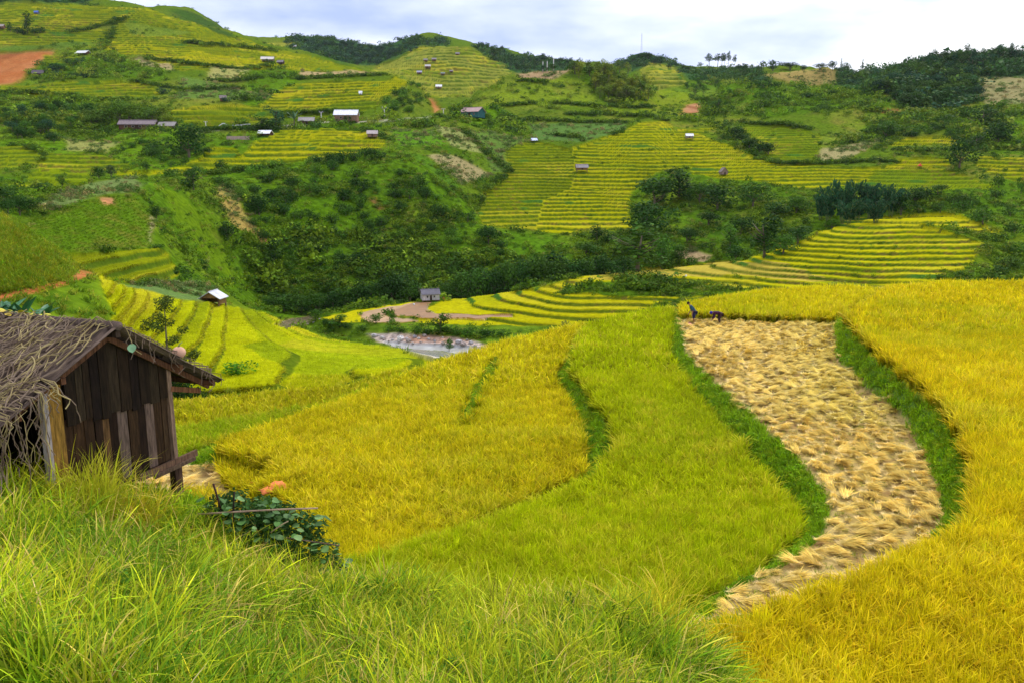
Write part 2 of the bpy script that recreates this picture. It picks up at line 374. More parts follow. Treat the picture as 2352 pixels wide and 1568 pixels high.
# ------------------------------------------------------------------ what grows where: outlines read off the photograph
# (class, tint, terrace step in metres or 0, polygon)
RICE, MEADOW, SCRUB, MAIZE, DRY, EARTH, CABBAGE, MUD, FOREST, RIVER, GRAVEL, LEFTHILL = range(12)
YEL, GRN, TAN, OLV, PALE = (0.30,0.30,0.004), (0.135,0.195,0.005), (0.40,0.32,0.045), (0.175,0.205,0.005), (0.245,0.26,0.035)
COVER = [
 # belts of scrub and woodland
 (SCRUB, None, 0, [(-200,222),(120,215),(390,250),(410,330),(300,400),(90,345),(-200,335)]),
 (SCRUB, None, 0, [(400,290),(650,285),(1000,262),(1010,290),(640,300),(560,350),(300,405),(280,380)]),
 (SCRUB, None, 0, [(150,118),(240,112),(360,150),(390,190),(150,185),(60,190),(60,165)]),
 (SCRUB, None, 0, [(540,135),(640,140),(700,165),(670,205),(600,240),(560,240),(570,190)]),
 (SCRUB, None, 0, [(1040,262),(1100,240),(1180,262),(1230,300),(1180,312),(1060,285)]),
 (SCRUB, None, 0, [(1560,190),(1720,180),(1800,195),(2000,210),(2050,250),(1960,262),(1700,270),(1560,280),(1590,235),(1530,215)]),
 (SCRUB, None, 0, [(1990,265),(2260,240),(2600,230),(2600,360),(2230,345),(2180,310),(2050,318),(1960,345),(1880,380),(1870,340),(1940,300)]),
 (SCRUB, None, 0, [(1640,285),(1700,290),(1780,350),(1740,362),(1690,340)]),
 (SCRUB, None, 0, [(300,405),(420,385),(530,383),(700,365),(880,345),(930,340),(1000,400),(1060,450),(1100,490),(1140,530),(1300,545),(1450,530),(1450,440),(1500,400),(1590,400),(1720,415),(1880,445),(1990,430),(2060,470),(2050,505),(1900,550),(1700,610),(1330,655),(1180,680),(960,705),(720,730),(600,720),(490,660),(400,640),(350,560),(340,450)]),
 (SCRUB, None, 0, [(-200,400),(60,410),(160,430),(90,465),(40,500),(-200,500)]),
 (SCRUB, None, 0, [(2048,496),(2106,450),(2174,433),(2352,415),(2700,415),(2700,650),(2243,640),(2284,575),(2322,543),(2229,505)]),
 (FOREST, None, 0, [(640,107),(678,84),(752,86),(884,104),(944,84),(1012,84),(1040,101),(971,109),(862,155),(807,152),(725,128)]),
 (FOREST, None, 0, [(1080,106),(1150,104),(1180,124),(1310,136),(1320,168),(1230,172),(1180,168),(1122,130)]),
 (FOREST, None, 0, [(1400,150),(1480,120),(1570,155),(1570,160),(1510,146),(1440,168)]),
 (FOREST, None, 0, [(1550,160),(1750,155),(1760,180),(1600,185)]),
 (FOREST, None, 0, [(2010,175),(2051,150),(2120,135),(2174,115),(2352,100),(2700,100),(2700,175),(2229,178),(2245,233),(2147,255),(2065,246),(2051,219),(1983,219)]),
 (FOREST, None, 0, [(1920,150),(2020,150),(2030,200),(1930,205)]),
 (SCRUB, None, 0, [(1314,162),(1366,146),(1440,155),(1489,192),(1495,227),(1440,238),(1372,230),(1352,192)]),
 (FOREST, None, 0, [(-200,-20),(200,-20),(200,14),(90,20),(-200,0)]),
 # the big terraced hill on the left and the fields below it
 (RICE, OLV, 2.1, [(-200,8),(60,10),(190,12),(340,20),(500,70),(600,105),(820,157),(850,168),(790,161),(680,160),(600,140),(560,158),(420,168),(330,135),(240,116),(130,112),(-200,112)]),
 (RICE, YEL, 2.1, [(255,95),(340,102),(520,128),(640,150),(560,158),(470,152),(330,132),(242,116)]),
 (MEADOW, (0.20,0.27,0.05), 0, [(281,47),(392,60),(450,80),(380,85),(300,80)]),
 (MEADOW, (0.19,0.27,0.06), 0, [(200,60),(268,48),(262,66),(205,68)]),
 (MEADOW, (0.14,0.23,0.05), 0, [(-200,106),(120,104),(235,96),(225,112),(120,122),(-200,124)]),
 (SCRUB, None, 0, [(262,42),(272,42),(262,80),(248,112),(236,112),(252,80)]),
 (MEADOW, (0.06,0.12,0.045), 0, [(362,24),(430,22),(490,46),(550,92),(520,84),(440,50)]),  # hill behind: distance haze painted in as a darker, bluer tint
 (EARTH, None, 0, [(-200,128),(40,124),(125,118),(105,138),(60,166),(28,192),(-200,215)]),
 (RICE, GRN, 2.2, [(100,128),(190,132),(180,142),(140,158),(92,152)]),
 (RICE, OLV, 2.1, [(-100,205),(60,196),(170,190),(340,190),(370,216),(300,224),(150,228),(40,212)]),
 (DRY, (0.31,0.29,0.09), 0, [(480,152),(575,154),(565,184),(470,188)]),
 (DRY, (0.33,0.26,0.12), 0, [(290,138),(390,148),(400,165),(310,152)]),
 (MAIZE, None, 0, [(420,178),(640,215),(640,230),(400,228)]),
 (RICE, OLV, 2.4, [(385,246),(520,240),(645,240),(625,272),(520,291),(430,288),(395,272)]),
 (RICE, YEL, 2.0, [(676,192),(796,186),(938,184),(930,204),(894,216),(829,232),(730,246),(588,252),(610,238),(643,208)]),
 (RICE, GRN, 2.0, [(590,250),(730,246),(829,232),(894,216),(870,240),(800,262),(640,268)]),
 (DRY, (0.40,0.28,0.14), 0, [(684,163),(796,161),(866,167),(796,174),(684,181)]),
 (EARTH, None, 0, [(980,222),(992,228),(1012,258),(1000,262)]),
 (RICE, YEL, 1.45, [(643,299),(829,297),(866,314),(897,328),(862,343),(711,364),(588,382),(530,382),(586,330)]),
 (MAIZE, (0.11,0.26,0.02), 0, [(894,297),(1001,297),(1028,335),(916,336)]),
 (DRY, (0.25,0.27,0.08), 0, [(1004,290),(1059,293),(1118,352),(1040,342)]),
 (DRY, (0.30,0.25,0.11), 0, [(985,354),(1053,362),(1132,408),(1060,430)]),
 (MEADOW, (0.10,0.21,0.03), 0, [(930,345),(985,358),(1060,432),(1040,445),(1000,402)]),
 (MAIZE, None, 0, [(1060,300),(1160,310),(1220,325),(1175,345),(1175,395),(1130,400),(1115,350)]),
 (RICE, PALE, 4.5, [(850,163),(971,111),(1015,104),(1075,112),(1122,129),(1176,167),(1116,211),(993,226),(944,189)]),
 (RICE, PALE, 4.5, [(600,100),(680,98),(690,108),(640,110)]),
 (RICE, PALE, 5.0, [(1470,160),(1500,146),(1560,160),(1575,190),(1495,205),(1480,190)]),
 (DRY, (0.34,0.23,0.12), 0, [(1186,172),(1240,165),(1300,163),(1312,172),(1270,187),(1200,185)]),
 (MEADOW, (0.22,0.30,0.035), 0, [(1120,212),(1190,186),(1290,186),(1340,190),(1372,232),(1350,250),(1090,246)]),
 (MEADOW, (0.25,0.33,0.03), 0, [(1489,205),(1536,203),(1602,227),(1575,252),(1495,264),(1372,262),(1385,238),(1440,238),(1495,227)]),
 (MEADOW, (0.17,0.27,0.04), 0, [(1530,195),(1640,200),(1660,225),(1600,228)]),
 (EARTH, (0.45,0.24,0.13), 0, [(1575,242),(1606,234),(1612,268),(1570,272)]),
 (MAIZE, (0.11,0.22,0.07), 0, [(1215,283),(1440,282),(1440,302),(1330,330),(1225,322)]),
 (RICE, OLV, 0.95, [(1160,345),(1222,324),(1322,352),(1320,430),(1250,460),(1225,532),(1110,520),(1092,488),(1110,450),(1140,420),(1172,395)]),
 (RICE, YEL, 1.15, [(1320,345),(1440,298),(1467,284),(1536,281),(1543,300),(1651,292),(1604,307),(1659,328),(1727,361),(1700,372),(1590,380),(1500,398),(1450,440),(1320,440)]),
 (RICE, YEL, 1.0, [(1225,532),(1250,460),(1320,430),(1450,440),(1445,490),(1456,528),(1300,538)]),
 (RICE, YEL, 1.1, [(1590,378),(1727,361),(1850,378),(2000,387),(2100,376),(2240,410),(2292,432),(2150,442),(1990,432),(1880,447),(1720,417),(1590,402)]),
 (RICE, GRN, 1.1, [(2100,378),(2240,410),(2280,428),(2150,440),(1990,430),(2000,400)]),
 (RICE, GRN, 1.0, [(1709,290),(1802,289),(1857,300),(1886,309),(1872,376),(1780,377),(1731,364),(1772,350),(1700,318)]),
 (MEADOW, (0.22,0.30,0.05), 0, [(1886,312),(1960,285),(2020,270),(1960,310),(1900,350),(1880,378)]),
 (DRY, (0.30,0.26,0.11), 0, [(1880,345),(2020,320),(1990,350),(1880,378)]),
 (RICE, YEL, 1.35, [(2054,328),(2092,319),(2196,317),(2196,331),(2046,340)]),
 (RICE, YEL, 1.35, [(2040,369),(2125,362),(2190,366),(2182,382),(2057,382)]),
 (RICE, YEL, 1.35, [(2230,364),(2278,360),(2600,375),(2600,440),(2330,420),(2259,397)]),
 (DRY, (0.36,0.27,0.08), 0, [(1753,168),(1799,162),(1920,161),(1925,192),(1832,198),(1799,182)]),
 (EARTH, (0.42,0.16,0.06), 0, [(2016,256),(2078,252),(2085,264),(2024,268)]),
 (DRY, (0.27,0.24,0.10), 0, [(2240,178),(2600,170),(2600,235),(2260,235)]),
 (DRY, (0.42,0.36,0.30), 0, [(430,300),(600,296),(700,284),(860,280),(1000,268),(1000,265),(860,276),(700,280),(600,292),(430,296)]),
 # left valley side
 (RICE, OLV, 1.3, [(-200,330),(68,337),(98,354),(82,384),(-200,398)]),
 (RICE, GRN, 1.2, [(101,352),(227,355),(305,380),(287,396),(219,384),(213,406),(192,428),(36,428),(90,389)]),
 (RICE, YEL, 1.35, [(268,395),(383,391),(405,383),(465,364),(473,342),(547,342),(542,361),(643,367),(643,380),(520,386),(465,399),(274,406)]),
 (DRY, (0.26,0.27,0.07), 0, [(148,317),(282,328),(246,353),(156,347)]),
 (MAIZE, (0.17,0.25,0.11), 0, [(60,478),(120,450),(192,424),(301,408),(330,425),(315,441),(208,455),(115,484)]),
 (CABBAGE, None, 0, [(52,521),(153,474),(241,455),(309,450),(328,469),(342,499),(348,554),(352,567),(192,577),(131,590),(90,560)]),
 (EARTH, (0.40,0.19,0.08), 0, [(222,458),(262,456),(262,470),(235,472)]),
 (DRY, (0.34,0.25,0.14), 0, [(341,490),(350,505),(350,560),(344,560)]),
 (DRY, (0.33,0.24,0.06), 0, [(500,424),(534,430),(575,510),(626,556),(604,567),(536,515),(498,450)]),
 (EARTH, (0.46,0.22,0.10), 0, [(596,548),(620,552),(614,568),(596,562)]),
 (EARTH, (0.44,0.20,0.09), 0, [(850,462),(862,460),(880,482),(872,486)]),
 (MEADOW, (0.12,0.24,0.015), 0, [(640,480),(730,440),(800,470),(850,520),(780,530),(690,530)]),
 (MEADOW, (0.15,0.25,0.018), 0, [(370,430),(440,440),(500,520),(540,640),(470,600),(400,500)]),
 (MEADOW, (0.11,0.23,0.02), 0, [(1160,535),(1260,545),(1330,560),(1330,600),(1200,610),(1150,570)]),
 (MEADOW, (0.09,0.19,0.018), 0, [(1590,480),(1660,470),(1720,500),(1700,560),(1620,560)]),
 (RICE, OLV, 1.15, [(130,586),(364,570),(384,584),(412,632),(384,639),(250,650),(192,625),(160,606)]),
 (LEFTHILL, None, 0, [(-300,440),(0,493),(100,556),(212,626),(160,652),(0,694),(-300,740)]),
 (EARTH, (0.42,0.15,0.045), 0, [(178,618),(218,630),(158,651),(0,692),(-100,715),(-100,700),(0,674),(110,652),(160,640)]),
 (MAIZE, (0.14,0.24,0.10), 0, [(255,652),(342,654),(449,645),(500,668),(520,700),(465,690),(405,690),(350,675)]),
 (RICE, (0.36,0.385,0.005), 0.62, [(218,630),(258,652),(345,668),(405,690),(465,694),(520,702),(600,716),(740,776),(900,797),(1010,822),(1000,860),(700,900),(300,900),(240,830),(232,750),(262,720)]),
 (MEADOW, (0.17,0.27,0.025), 0, [(-200,700),(0,694),(160,652),(218,632),(262,720),(240,770),(-200,800)]),
 (RICE, (0.27,0.33,0.006), 0.62, [(560,790),(740,776),(900,797),(960,812),(900,845),(700,850),(620,830)]),
 # the river and the low terraces beyond it
 (MEADOW, (0.15,0.25,0.03), 0, [(745,738),(1170,750),(1330,760),(1200,790),(1000,790),(800,770)]),
 (GRAVEL, None, 0, [(840,766),(930,764),(1080,780),(1130,800),(1000,820),(870,785)]),
 (RIVER, None, 0, [(880,781),(960,788),(1060,793),(1110,800),(1110,830),(1000,815),(900,795)]),
 (RIVER, (0.25,0.19,0.11), 0, [(630,740),(700,726),(725,722),(718,738),(700,746),(660,752)]),
 (RICE, (0.42,0.39,0.006), 0, [(733,733),(829,710),(955,695),(930,701),(862,712),(829,720),(834,741),(780,741)]),
 (MUD, (0.42,0.25,0.11), 0, [(829,720),(862,710),(944,699),(950,705),(884,722),(963,741),(840,741)]),
 (MUD, (0.30,0.15,0.05), 0, [(905,722),(911,712),(955,696),(990,694),(977,712),(999,723),(1174,726),(1174,732),(965,732)]),
 (RICE, (0.37,0.35,0.005), 0.72, [(977,712),(1037,680),(1231,664),(1330,636),(1400,624),(1560,614),(1700,598),(1830,557),(1960,498),(2190,495),(2255,518),(2318,545),(2270,610),(2200,645),(2050,655),(1650,675),(1500,700),(1400,750),(1300,752),(1037,748),(963,741),(963,733),(1174,730),(1180,724),(1000,722)]),
 (RICE, TAN, 0.72, [(1318,640),(1462,620),(1577,613),(1690,598),(1800,605),(1900,640),(1860,650),(1700,632),(1560,634),(1440,640)]),
 (SCRUB, None, 0, [(1300,652),(1435,643),(1480,632),(1536,638),(1560,652),(1782,660),(1640,680),(1495,684),(1385,682),(1360,672),(1270,676)]),
 (DRY, (0.36,0.26,0.13), 0, [(1545,580),(1590,573),(1634,590),(1622,604),(1570,602)]),
 (SCRUB, None, 0, [(2110,520),(2320,545),(2290,600),(2210,640),(2150,640),(2230,600),(2260,560)]),
]
cls = np.full(X.shape, MEADOW, np.int8); step = np.zeros(X.shape, np.float32)
tint = np.zeros(X.shape + (3,), np.float32); hastint = np.zeros(X.shape, bool); pid = np.zeros(X.shape, np.int16)
wx = PX + 9 * fbm(PX / 60, PY / 30, 3, 5); wy = PY + 4 * fbm(PX / 50, PY / 25, 3, 9)
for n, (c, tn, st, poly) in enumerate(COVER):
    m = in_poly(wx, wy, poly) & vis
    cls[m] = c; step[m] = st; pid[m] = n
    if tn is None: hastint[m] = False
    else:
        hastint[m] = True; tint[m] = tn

# ------------------------------------------------------------------ relief: folds, terraces, river bed
rough = np.select([cls == SCRUB, cls == FOREST, cls == MEADOW, cls == MAIZE, cls == DRY, cls == LEFTHILL], [1.0, 0.8, 0.7, 0.4, 0.4, 0.35], 0.12)
rough[(cls == RIVER) | (cls == MUD) | ((cls == RICE) & (step == 0))] = 0.0
ker = np.array([1, 2, 3, 2, 1]) / 9.0
amp = np.clip((Y - 60) / 350, 0.10, 1.6) * smooth(Y, 50, 110)
Zd = Z + rough * amp * (3.2 * fbm(X / 34, Y / 34, 4, 3) + 1.0 * fbm(X / 7, Y / 7, 3, 8))
terr = step > 0
q = np.zeros_like(Z); riser = np.full(Z.shape, -1.0); lev = np.zeros(Z.shape)
ph = 0.9 * fbm(X / 45, Y / 45, 3, 21) + 0.22 * fbm(X / 9, Y / 9, 2, 22)
st_ = np.where(terr, step, 1.0)
q = (Z + ph * st_ * 0.9) / st_
lev = np.floor(q); fr = q - lev
gj = np.gradient(Z, axis=1) / np.maximum(np.gradient(Y, axis=1), 1e-3)
gi = np.gradient(Z, axis=0) / np.maximum(np.gradient(X, axis=0), 1e-3)
gs = np.hypot(np.clip(gj, -3, 3), np.clip(gi, -3, 3))
RW = np.clip((0.6 + Y * 0.004) * gs / st_, 0.03, 0.30)      # a bank is never wider than it is on a steep slope
riser = np.where(terr, np.clip((fr - (1 - RW)) / RW, 0, 1), 0)
wob = 0.10 * fbm(X / 3.5, Y / 3.5, 2, 30)
Zt = st_ * (lev + np.clip((fr - (1 - RW)) / (RW * 0.75), 0, 1)) + st_ * 0.15 - ph * st_ * 0.9 + wob
Zd = np.where(terr, Zt, Zd)
Zd = np.where(cls == RIVER, Z - 0.25, Zd)

# ------------------------------------------------------------------ cover colours (what grows or lies there)
n1 = fbm(X / 23, Y / 23, 4, 40); n2 = fbm(X / 5.5, Y / 5.5, 3, 41); n3 = fbm(X / 80, Y / 80, 3, 42); n4 = fbm(X / 1.3, Y / 1.3, 2, 43)
def c3(*c): return np.array(c, np.float32)
base = np.zeros(X.shape + (3,), np.float32)
DEFC = {RICE: YEL, MEADOW: (0.125,0.205,0.024), SCRUB: (0.105,0.205,0.018), MAIZE: (0.13,0.235,0.060), DRY: (0.31,0.27,0.08),
        EARTH: (0.36,0.125,0.038), CABBAGE: (0.115,0.235,0.014), MUD: (0.38,0.20,0.07), FOREST: (0.035,0.090,0.022), RIVER: (0.42,0.41,0.38),
        GRAVEL: (0.46,0.36,0.30), LEFTHILL: (0.19,0.25,0.012)}
for c, col in DEFC.items(): base[cls == c] = col
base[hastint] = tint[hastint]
def blend(mask, col, f):
    f = np.clip(f, 0, 1) * mask
    base[:] = base * (1 - f[..., None]) + c3(*col) * f[..., None]
veg = (cls == MEADOW) | (cls == SCRUB)
blend(veg, (0.19,0.26,0.032), smooth(n1, 0.05, 0.45) * 0.75)
blend(veg, (0.24,0.24,0.07), smooth(n2 + n3, 0.25, 0.6) * 0.55)
blend(veg, (0.05,0.125,0.014), smooth(n2 - 0.4 * n1, 0.12, 0.45) * 0.65)
blend(cls == SCRUB, (0.12,0.26,0.012), smooth(n3 + 0.5 * n2, 0.15, 0.5) * 0.7)
blend((cls == MAIZE) | (cls == DRY), (0.10,0.20,0.04), smooth(n2 + 0.5 * n4, 0.1, 0.5) * 0.45)
blend(cls == MEADOW, (0.33,0.25,0.12), smooth(n1 - n2, 0.5, 0.8) * 0.5)
blend(cls == EARTH, (0.32,0.10,0.03), smooth(n2, -0.1, 0.4) * 0.8)
blend(cls == EARTH, (0.55,0.24,0.09), smooth(-n2 + n4, 0.1, 0.5) * 0.6)
blend((cls == EARTH) & (Y > 200), (0.20,0.07,0.025), smooth(fbm(X / 3.5, Z / 18, 3, 62), 0.05, 0.3) * 0.75)
blend((cls == EARTH) & (Y > 200), (0.50,0.22,0.09), smooth(fbm(X / 6, Z / 9, 3, 63), 0.15, 0.4) * 0.6)
blend(cls == LEFTHILL, (0.13,0.20,0.012), smooth(fbm(X / 1.6, Z / 0.5, 3, 60), 0.0, 0.35) * 0.75)
blend(cls == LEFTHILL, (0.32,0.15,0.03), smooth(fbm(X / 2.2, Z / 0.7, 3, 61) + 0.3 * smooth(PY, 560, 680) - 0.1, 0.2, 0.45) * 0.5)
blend(cls == GRAVEL, (0.40,0.22,0.14), smooth(n2, 0, 0.4))
blend(cls == CABBAGE, (0.20,0.13,0.05), smooth(n4 + 0.4 * n2, 0.05, 0.3) * 0.5)
# terraces: green bank below, standing rice above, each level a little different
hl = _hash(lev, pid.astype(float) + np.floor(X / 38 + 3 * n3), 77)
isr = cls == RICE
var = (hl - 0.5)
blend(isr, (0.17,0.225,0.006), smooth(var + 0.5 * n3 + 0.25 * n1, 0.12, 0.45) * 0.75)
blend(isr, (0.44,0.385,0.02), smooth(-var + 0.5 * n1, 0.22, 0.5) * 0.55)
bank = np.where(isr & terr, smooth(riser, 0.02, 0.10) * (1 - smooth(riser, 0.50, 0.58)), 0)
blend(bank > 0, (0.066,0.115,0.008), bank * (0.90 + 0.2 * n2))
blend(bank > 0.5, (0.16,0.09,0.03), smooth(n1 + n4, 0.35, 0.6) * 0.5)
# hedge-like weeds eating into some terraces
blend(isr & (Y > 120), (0.06,0.15,0.018), smooth(fbm(X / 16, Y / 7, 3, 70), 0.42, 0.52) * smooth(riser, 0.0, 0.1))
for _ in range(3):
    bb = base.copy()
    bb[1:-1, 2:-2] = (base[:-2, 2:-2] + base[2:, 2:-2] + base[1:-1, 2:-2] * 2 + base[1:-1, :-4] + base[1:-1, 4:]) / 6
    soft = ~isr & (cls != RIVER) & (cls != MUD)
    base[soft] = bb[soft]
base *= (1 + 0.16 * n2 + 0.10 * n4)[..., None]
base[(cls == MAIZE) | (cls == CABBAGE)] *= np.array((0.85, 0.80, 0.50), np.float32)
base[veg] *= np.array((0.74, 0.76, 0.40), np.float32)
base = np.clip(base, 0.004, 0.8)

FARV = np.stack([X, Y, Zd], -1).reshape(-1, 3).astype(np.float32)
FARC = np.concatenate([base.reshape(-1, 3), np.ones((base.size // 3, 1), np.float32)], 1)
idx = np.arange(NU * NJ).reshape(NU, NJ)
FQ = np.stack([idx[:-1, :-1], idx[1:, :-1], idx[1:, 1:], idx[:-1, 1:]], -1).reshape(-1, 4)
fcls = cls[:-1, :-1].reshape(-1)
ffar = (Y[:-1, :-1] > 560).reshape(-1)

ground_mats = {
 RICE: mat('rice_terrace', (0.80,0.80,0.80), 0.85, (1.25,1.22,1.1), scale=1.6, attr='cover', bump=0.6, bump_scale=3.0, spec=0.0),
 MEADOW: mat('meadow_grass', (0.65,0.70,0.65), 0.9, (1.35,1.3,1.2), scale=0.9, attr='cover', bump=0.9, bump_scale=1.6, spec=0.0),
 SCRUB: mat('scrub_ground', (0.55,0.60,0.6), 0.9, (1.45,1.4,1.2), scale=0.8, attr='cover', bump=1.0, bump_scale=1.2, spec=0.0),
 MAIZE: mat('maize_crop', (0.6,0.65,0.65), 0.85, (1.4,1.35,1.3), scale=2.2, attr='cover', bump=1.0, bump_scale=2.6, spec=0.0),
 DRY: mat('dry_crop', (0.7,0.68,0.65), 0.9, (1.3,1.3,1.3), scale=2.0, attr='cover', bump=0.8, bump_scale=2.5, spec=0.0),
 EARTH: mat('red_earth', (0.8,0.8,0.8), 0.95, (1.2,1.2,1.2), scale=0.9, attr='cover', bump=0.6, bump_scale=1.5, spec=0.0),
 CABBAGE: mat('vegetable_ground', (0.7,0.7,0.7), 0.9, (1.3,1.3,1.3), scale=2.0, attr='cover', bump=0.8, spec=0.0),
 MUD: mat('paddy_mud', (0.85,0.85,0.85), 0.45, (1.15,1.15,1.15), scale=1.2, attr='cover', bump=0.3, spec=0.4),
 FOREST: mat('forest_floor', (0.6,0.6,0.6), 0.9, (1.4,1.4,1.3), scale=0.5, attr='cover', bump=1.0, bump_scale=0.6, spec=0.0),
 RIVER: mat('river_water', (0.85,0.85,0.85), 0.12, (1.15,1.15,1.15), scale=0.3, attr='cover', bump=0.35, bump_scale=1.5, spec=0.6, lo=0.3, hi=0.7),
 GRAVEL: mat('gravel_bank', (0.6,0.6,0.6), 0.9, (1.4,1.4,1.4), scale=1.5, attr='cover', bump=1.0, bump_scale=3, spec=0.2),
 LEFTHILL: mat('rough_slope', (0.75,0.75,0.75), 0.9, (1.25,1.25,1.2), scale=2.5, attr='cover', bump=0.9, bump_scale=4, spec=0.0),
}
GNAME = {RICE: 'rice_terraces', MEADOW: 'grassy_hillside', SCRUB: 'scrub_hillside', MAIZE: 'maize_field', DRY: 'dry_field', EARTH: 'bare_earth_slope',
         CABBAGE: 'vegetable_field', MUD: 'muddy_paddy', FOREST: 'forest_floor', RIVER: 'river', GRAVEL: 'gravel_bank', LEFTHILL: 'rough_grass_slope'}
GLAB = {RICE: 'stepped rice terraces covering the valley sides', MEADOW: 'grassy green hillsides between the fields', SCRUB: 'steep slopes overgrown with scrub',
        MAIZE: 'grey green maize fields on the slopes', DRY: 'dry tan fields on the slopes', EARTH: 'bare red earth slips and paths', CABBAGE: 'dotted vegetable field on the slope above terraces',
        MUD: 'brown muddy harvested paddies beside the river', FOREST: 'ground under the hilltop woods', RIVER: 'shallow grey river in the valley bottom', GRAVEL: 'stony gravel bank beside the river', LEFTHILL: 'rough yellow green slope above red path'}
for c in range(12):
    for far in (False, True):
        m = (fcls == c) & (ffar == far)
        if not m.any(): continue
        fq = FQ[m]
        used, inv = np.unique(fq, return_inverse=True)
        nm = GNAME[c] if not far else ('hill' if c not in (RICE, FOREST) else ('hill_terraces' if c == RICE else 'hill_woodland'))
        me = mesh_np(nm, FARV[used], inv.reshape(-1, 4), ground_mats[c], True, {'cover': ('FLOAT_COLOR', FARC[used])})
        o = ob(nm, me)
        tag(o, GLAB[c] if not far else 'distant ' + GLAB[c], 'terrain', kind='structure')

def hit_far(px, py):
    """first point of the far land along the ray of a pixel; also its grid index"""
    u, s = ray(px, py)
    i = int(np.clip(round((float(u) + UM) / (2 * UM) * (NU - 1)), 0, NU - 1))
    sl = Zd[i] / Y[i]
    k = int(np.argmax(sl >= s))
    if sl[k] < s:            # above the skyline: take the highest ridge of that column
        k = int(np.argmax(sl))
    return Vector((U[i] * Y[i, k], Y[i, k], Zd[i, k])), (i, k)

def ground_far(x, y):
    """land height at plan position"""
    i = int(np.clip(round((x / y + UM) / (2 * UM) * (NU - 1)), 0, NU - 1))
    return float(np.interp(y, Y[i], Zd[i]))

# ================================================================== THE LAND, near part: paddies, banks and the grassy mound
def pl(pts):            # (pixel x, pixel y, metres below the eye) -> plan polygon
    return np.array([on_plane(*p) for p in pts])
def lv(h, pts): return [(x, y, h) for x, y in pts]

L0_TOP, L1_G, L1_TOP, L2_TOP, L3_TOP, L4_TOP, L5_TOP, L6_TOP = 8.2, 10.3, 9.55, 10.45, 11.3, 12.8, 13.6, 14.4
RH = 0.78               # height of the standing rice
F_L0 = pl(lv(L0_TOP, [(1940,712),(2000,775),(2074,828),(2146,878),(2216,960),(2248,1060),(2236,1150),(2186,1195),(2080,1235),(2000,1272),(1850,1325),(1750,1362),(1650,1405),(1580,1450),(1640,1560),(1720,1700),(1900,1900),(3000,1900),(3000,632),(2352,640),(2150,642),(2040,652)]))
F_L1 = pl(lv(L1_G, [(1566,737),(1920,748),(1925,830),(1990,897),(2075,962),(2125,1050),(2155,1120),(2172,1210),(2120,1310),(1920,1400),(1720,1450),(1590,1450),(1700,1342),(1800,1292),(1885,1232),(1905,1180),(1895,1130),(1830,1055),(1740,965),(1640,875),(1572,805)]))
F_L1B = pl(lv(L1_G, [(1566,737),(1920,748)]) + lv(L1_TOP, [(1930,713),(2020,660),(1950,651),(1850,655),(1750,662),(1650,676),(1560,693)]))
F_L2 = pl(lv(L2_TOP, [(1544,745),(1536,800),(1596,892),(1684,988),(1764,1074),(1830,1146),(1840,1190),(1785,1246),(1720,1302),(1580,1362),(1500,1400),(1300,1420),(1000,1400),(780,1340),(690,1295),(780,1265),(900,1240),(1080,1185),(1250,1120),(1385,1060),(1415,1000),(1405,950),(1312,830),(1322,775),(1345,735),(1450,712),(1545,696)]))
F_L3 = pl(lv(L3_TOP, [(1316,775),(1303,815),(1274,850),(1334,960),(1346,1010),(1340,1066),(1200,1130),(1050,1190),(880,1250),(740,1290),(670,1270),(690,1150),(610,1100),(510,1052),(490,1000),(620,958),(800,897),(1000,820),(1160,775),(1338,734)]))
F_L4 = pl(lv(L4_TOP, [(300,1040),(400,1035),(470,1005),(620,962),(800,905),(1000,832),(960,836),(751,917),(395,972),(300,985)]))
F_L5 = pl(lv(L5_TOP, [(300,990),(395,976),(751,921),(950,840),(888,846),(805,873),(471,906),(300,920)]))
F_L6 = pl(lv(L6_TOP, [(300,925),(471,908),(805,876),(880,849),(860,847),(668,860),(520,876),(300,885)]))
F_LS = pl(lv(12.7, [(250,1110),(420,1064),(520,1085),(612,1110),(655,1140),(560,1180),(300,1180)]))
F_LR = pl(lv(12.0, [(400,1105),(480,1110),(560,1150),(560,1230),(380,1230),(330,1160)]))
F_STRIP = pl(lv(L3_TOP, [(1132,816),(1150,820),(1116,885),(1080,958),(1054,958),(1090,880)]))
FIELDS = [  # name, plan polygon, ground level, tint of the rice
 ('L0', F_L0, -(L0_TOP + RH), (0.72,0.615,0.008)), ('L1B', F_L1B, -L1_G, (0.73,0.655,0.010)), ('L2', F_L2, -(L2_TOP + RH), (0.48,0.57,0.004)),
 ('L3', F_L3, -(L3_TOP + RH), (0.675,0.62,0.009)), ('L4', F_L4, -(L4_TOP + RH), (0.36,0.50,0.008)), ('L5', F_L5, -(L5_TOP + RH), (0.54,0.52,0.010)),
 ('L6', F_L6, -(L6_TOP + RH), (0.48,0.50,0.010)), ('LR', F_LR, -(12.0 + RH), (0.66,0.58,0.016)),
]
# crest of the grassy mound below the camera
CREST = np.array([(-500,1165,10.6),(0,1178,11.4),(140,1190,11.9),(300,1225,12.3),(420,1272,12.6),(520,1320,12.6),(700,1385,12.5),(1000,1395,12.5),(1300,1405,12.5),(1480,1440,12.6),(1600,1500,12.5),(1670,1585,11.6),(1740,1700,10.2),(1900,1900,8.0),(2400,2000,6.5),(3200,2000,6.0)], float)
cu, cs = ray(CREST[:, 0], CREST[:, 1])
o_ = np.argsort(cu)
cu = cu[o_]; cY = CREST[o_, 2]; cZ = (cs * CREST[:, 2])[o_]
def mound(x, y):
    u = x / np.maximum(y, 0.3)
    yc = np.interp(u, cu, cY); zc = np.interp(u, cu, cZ)
    return np.where(y <= yc, -1.6 + (zc + 1.6) * (np.maximum(y, 0.0) / yc) ** 0.55, np.nan)

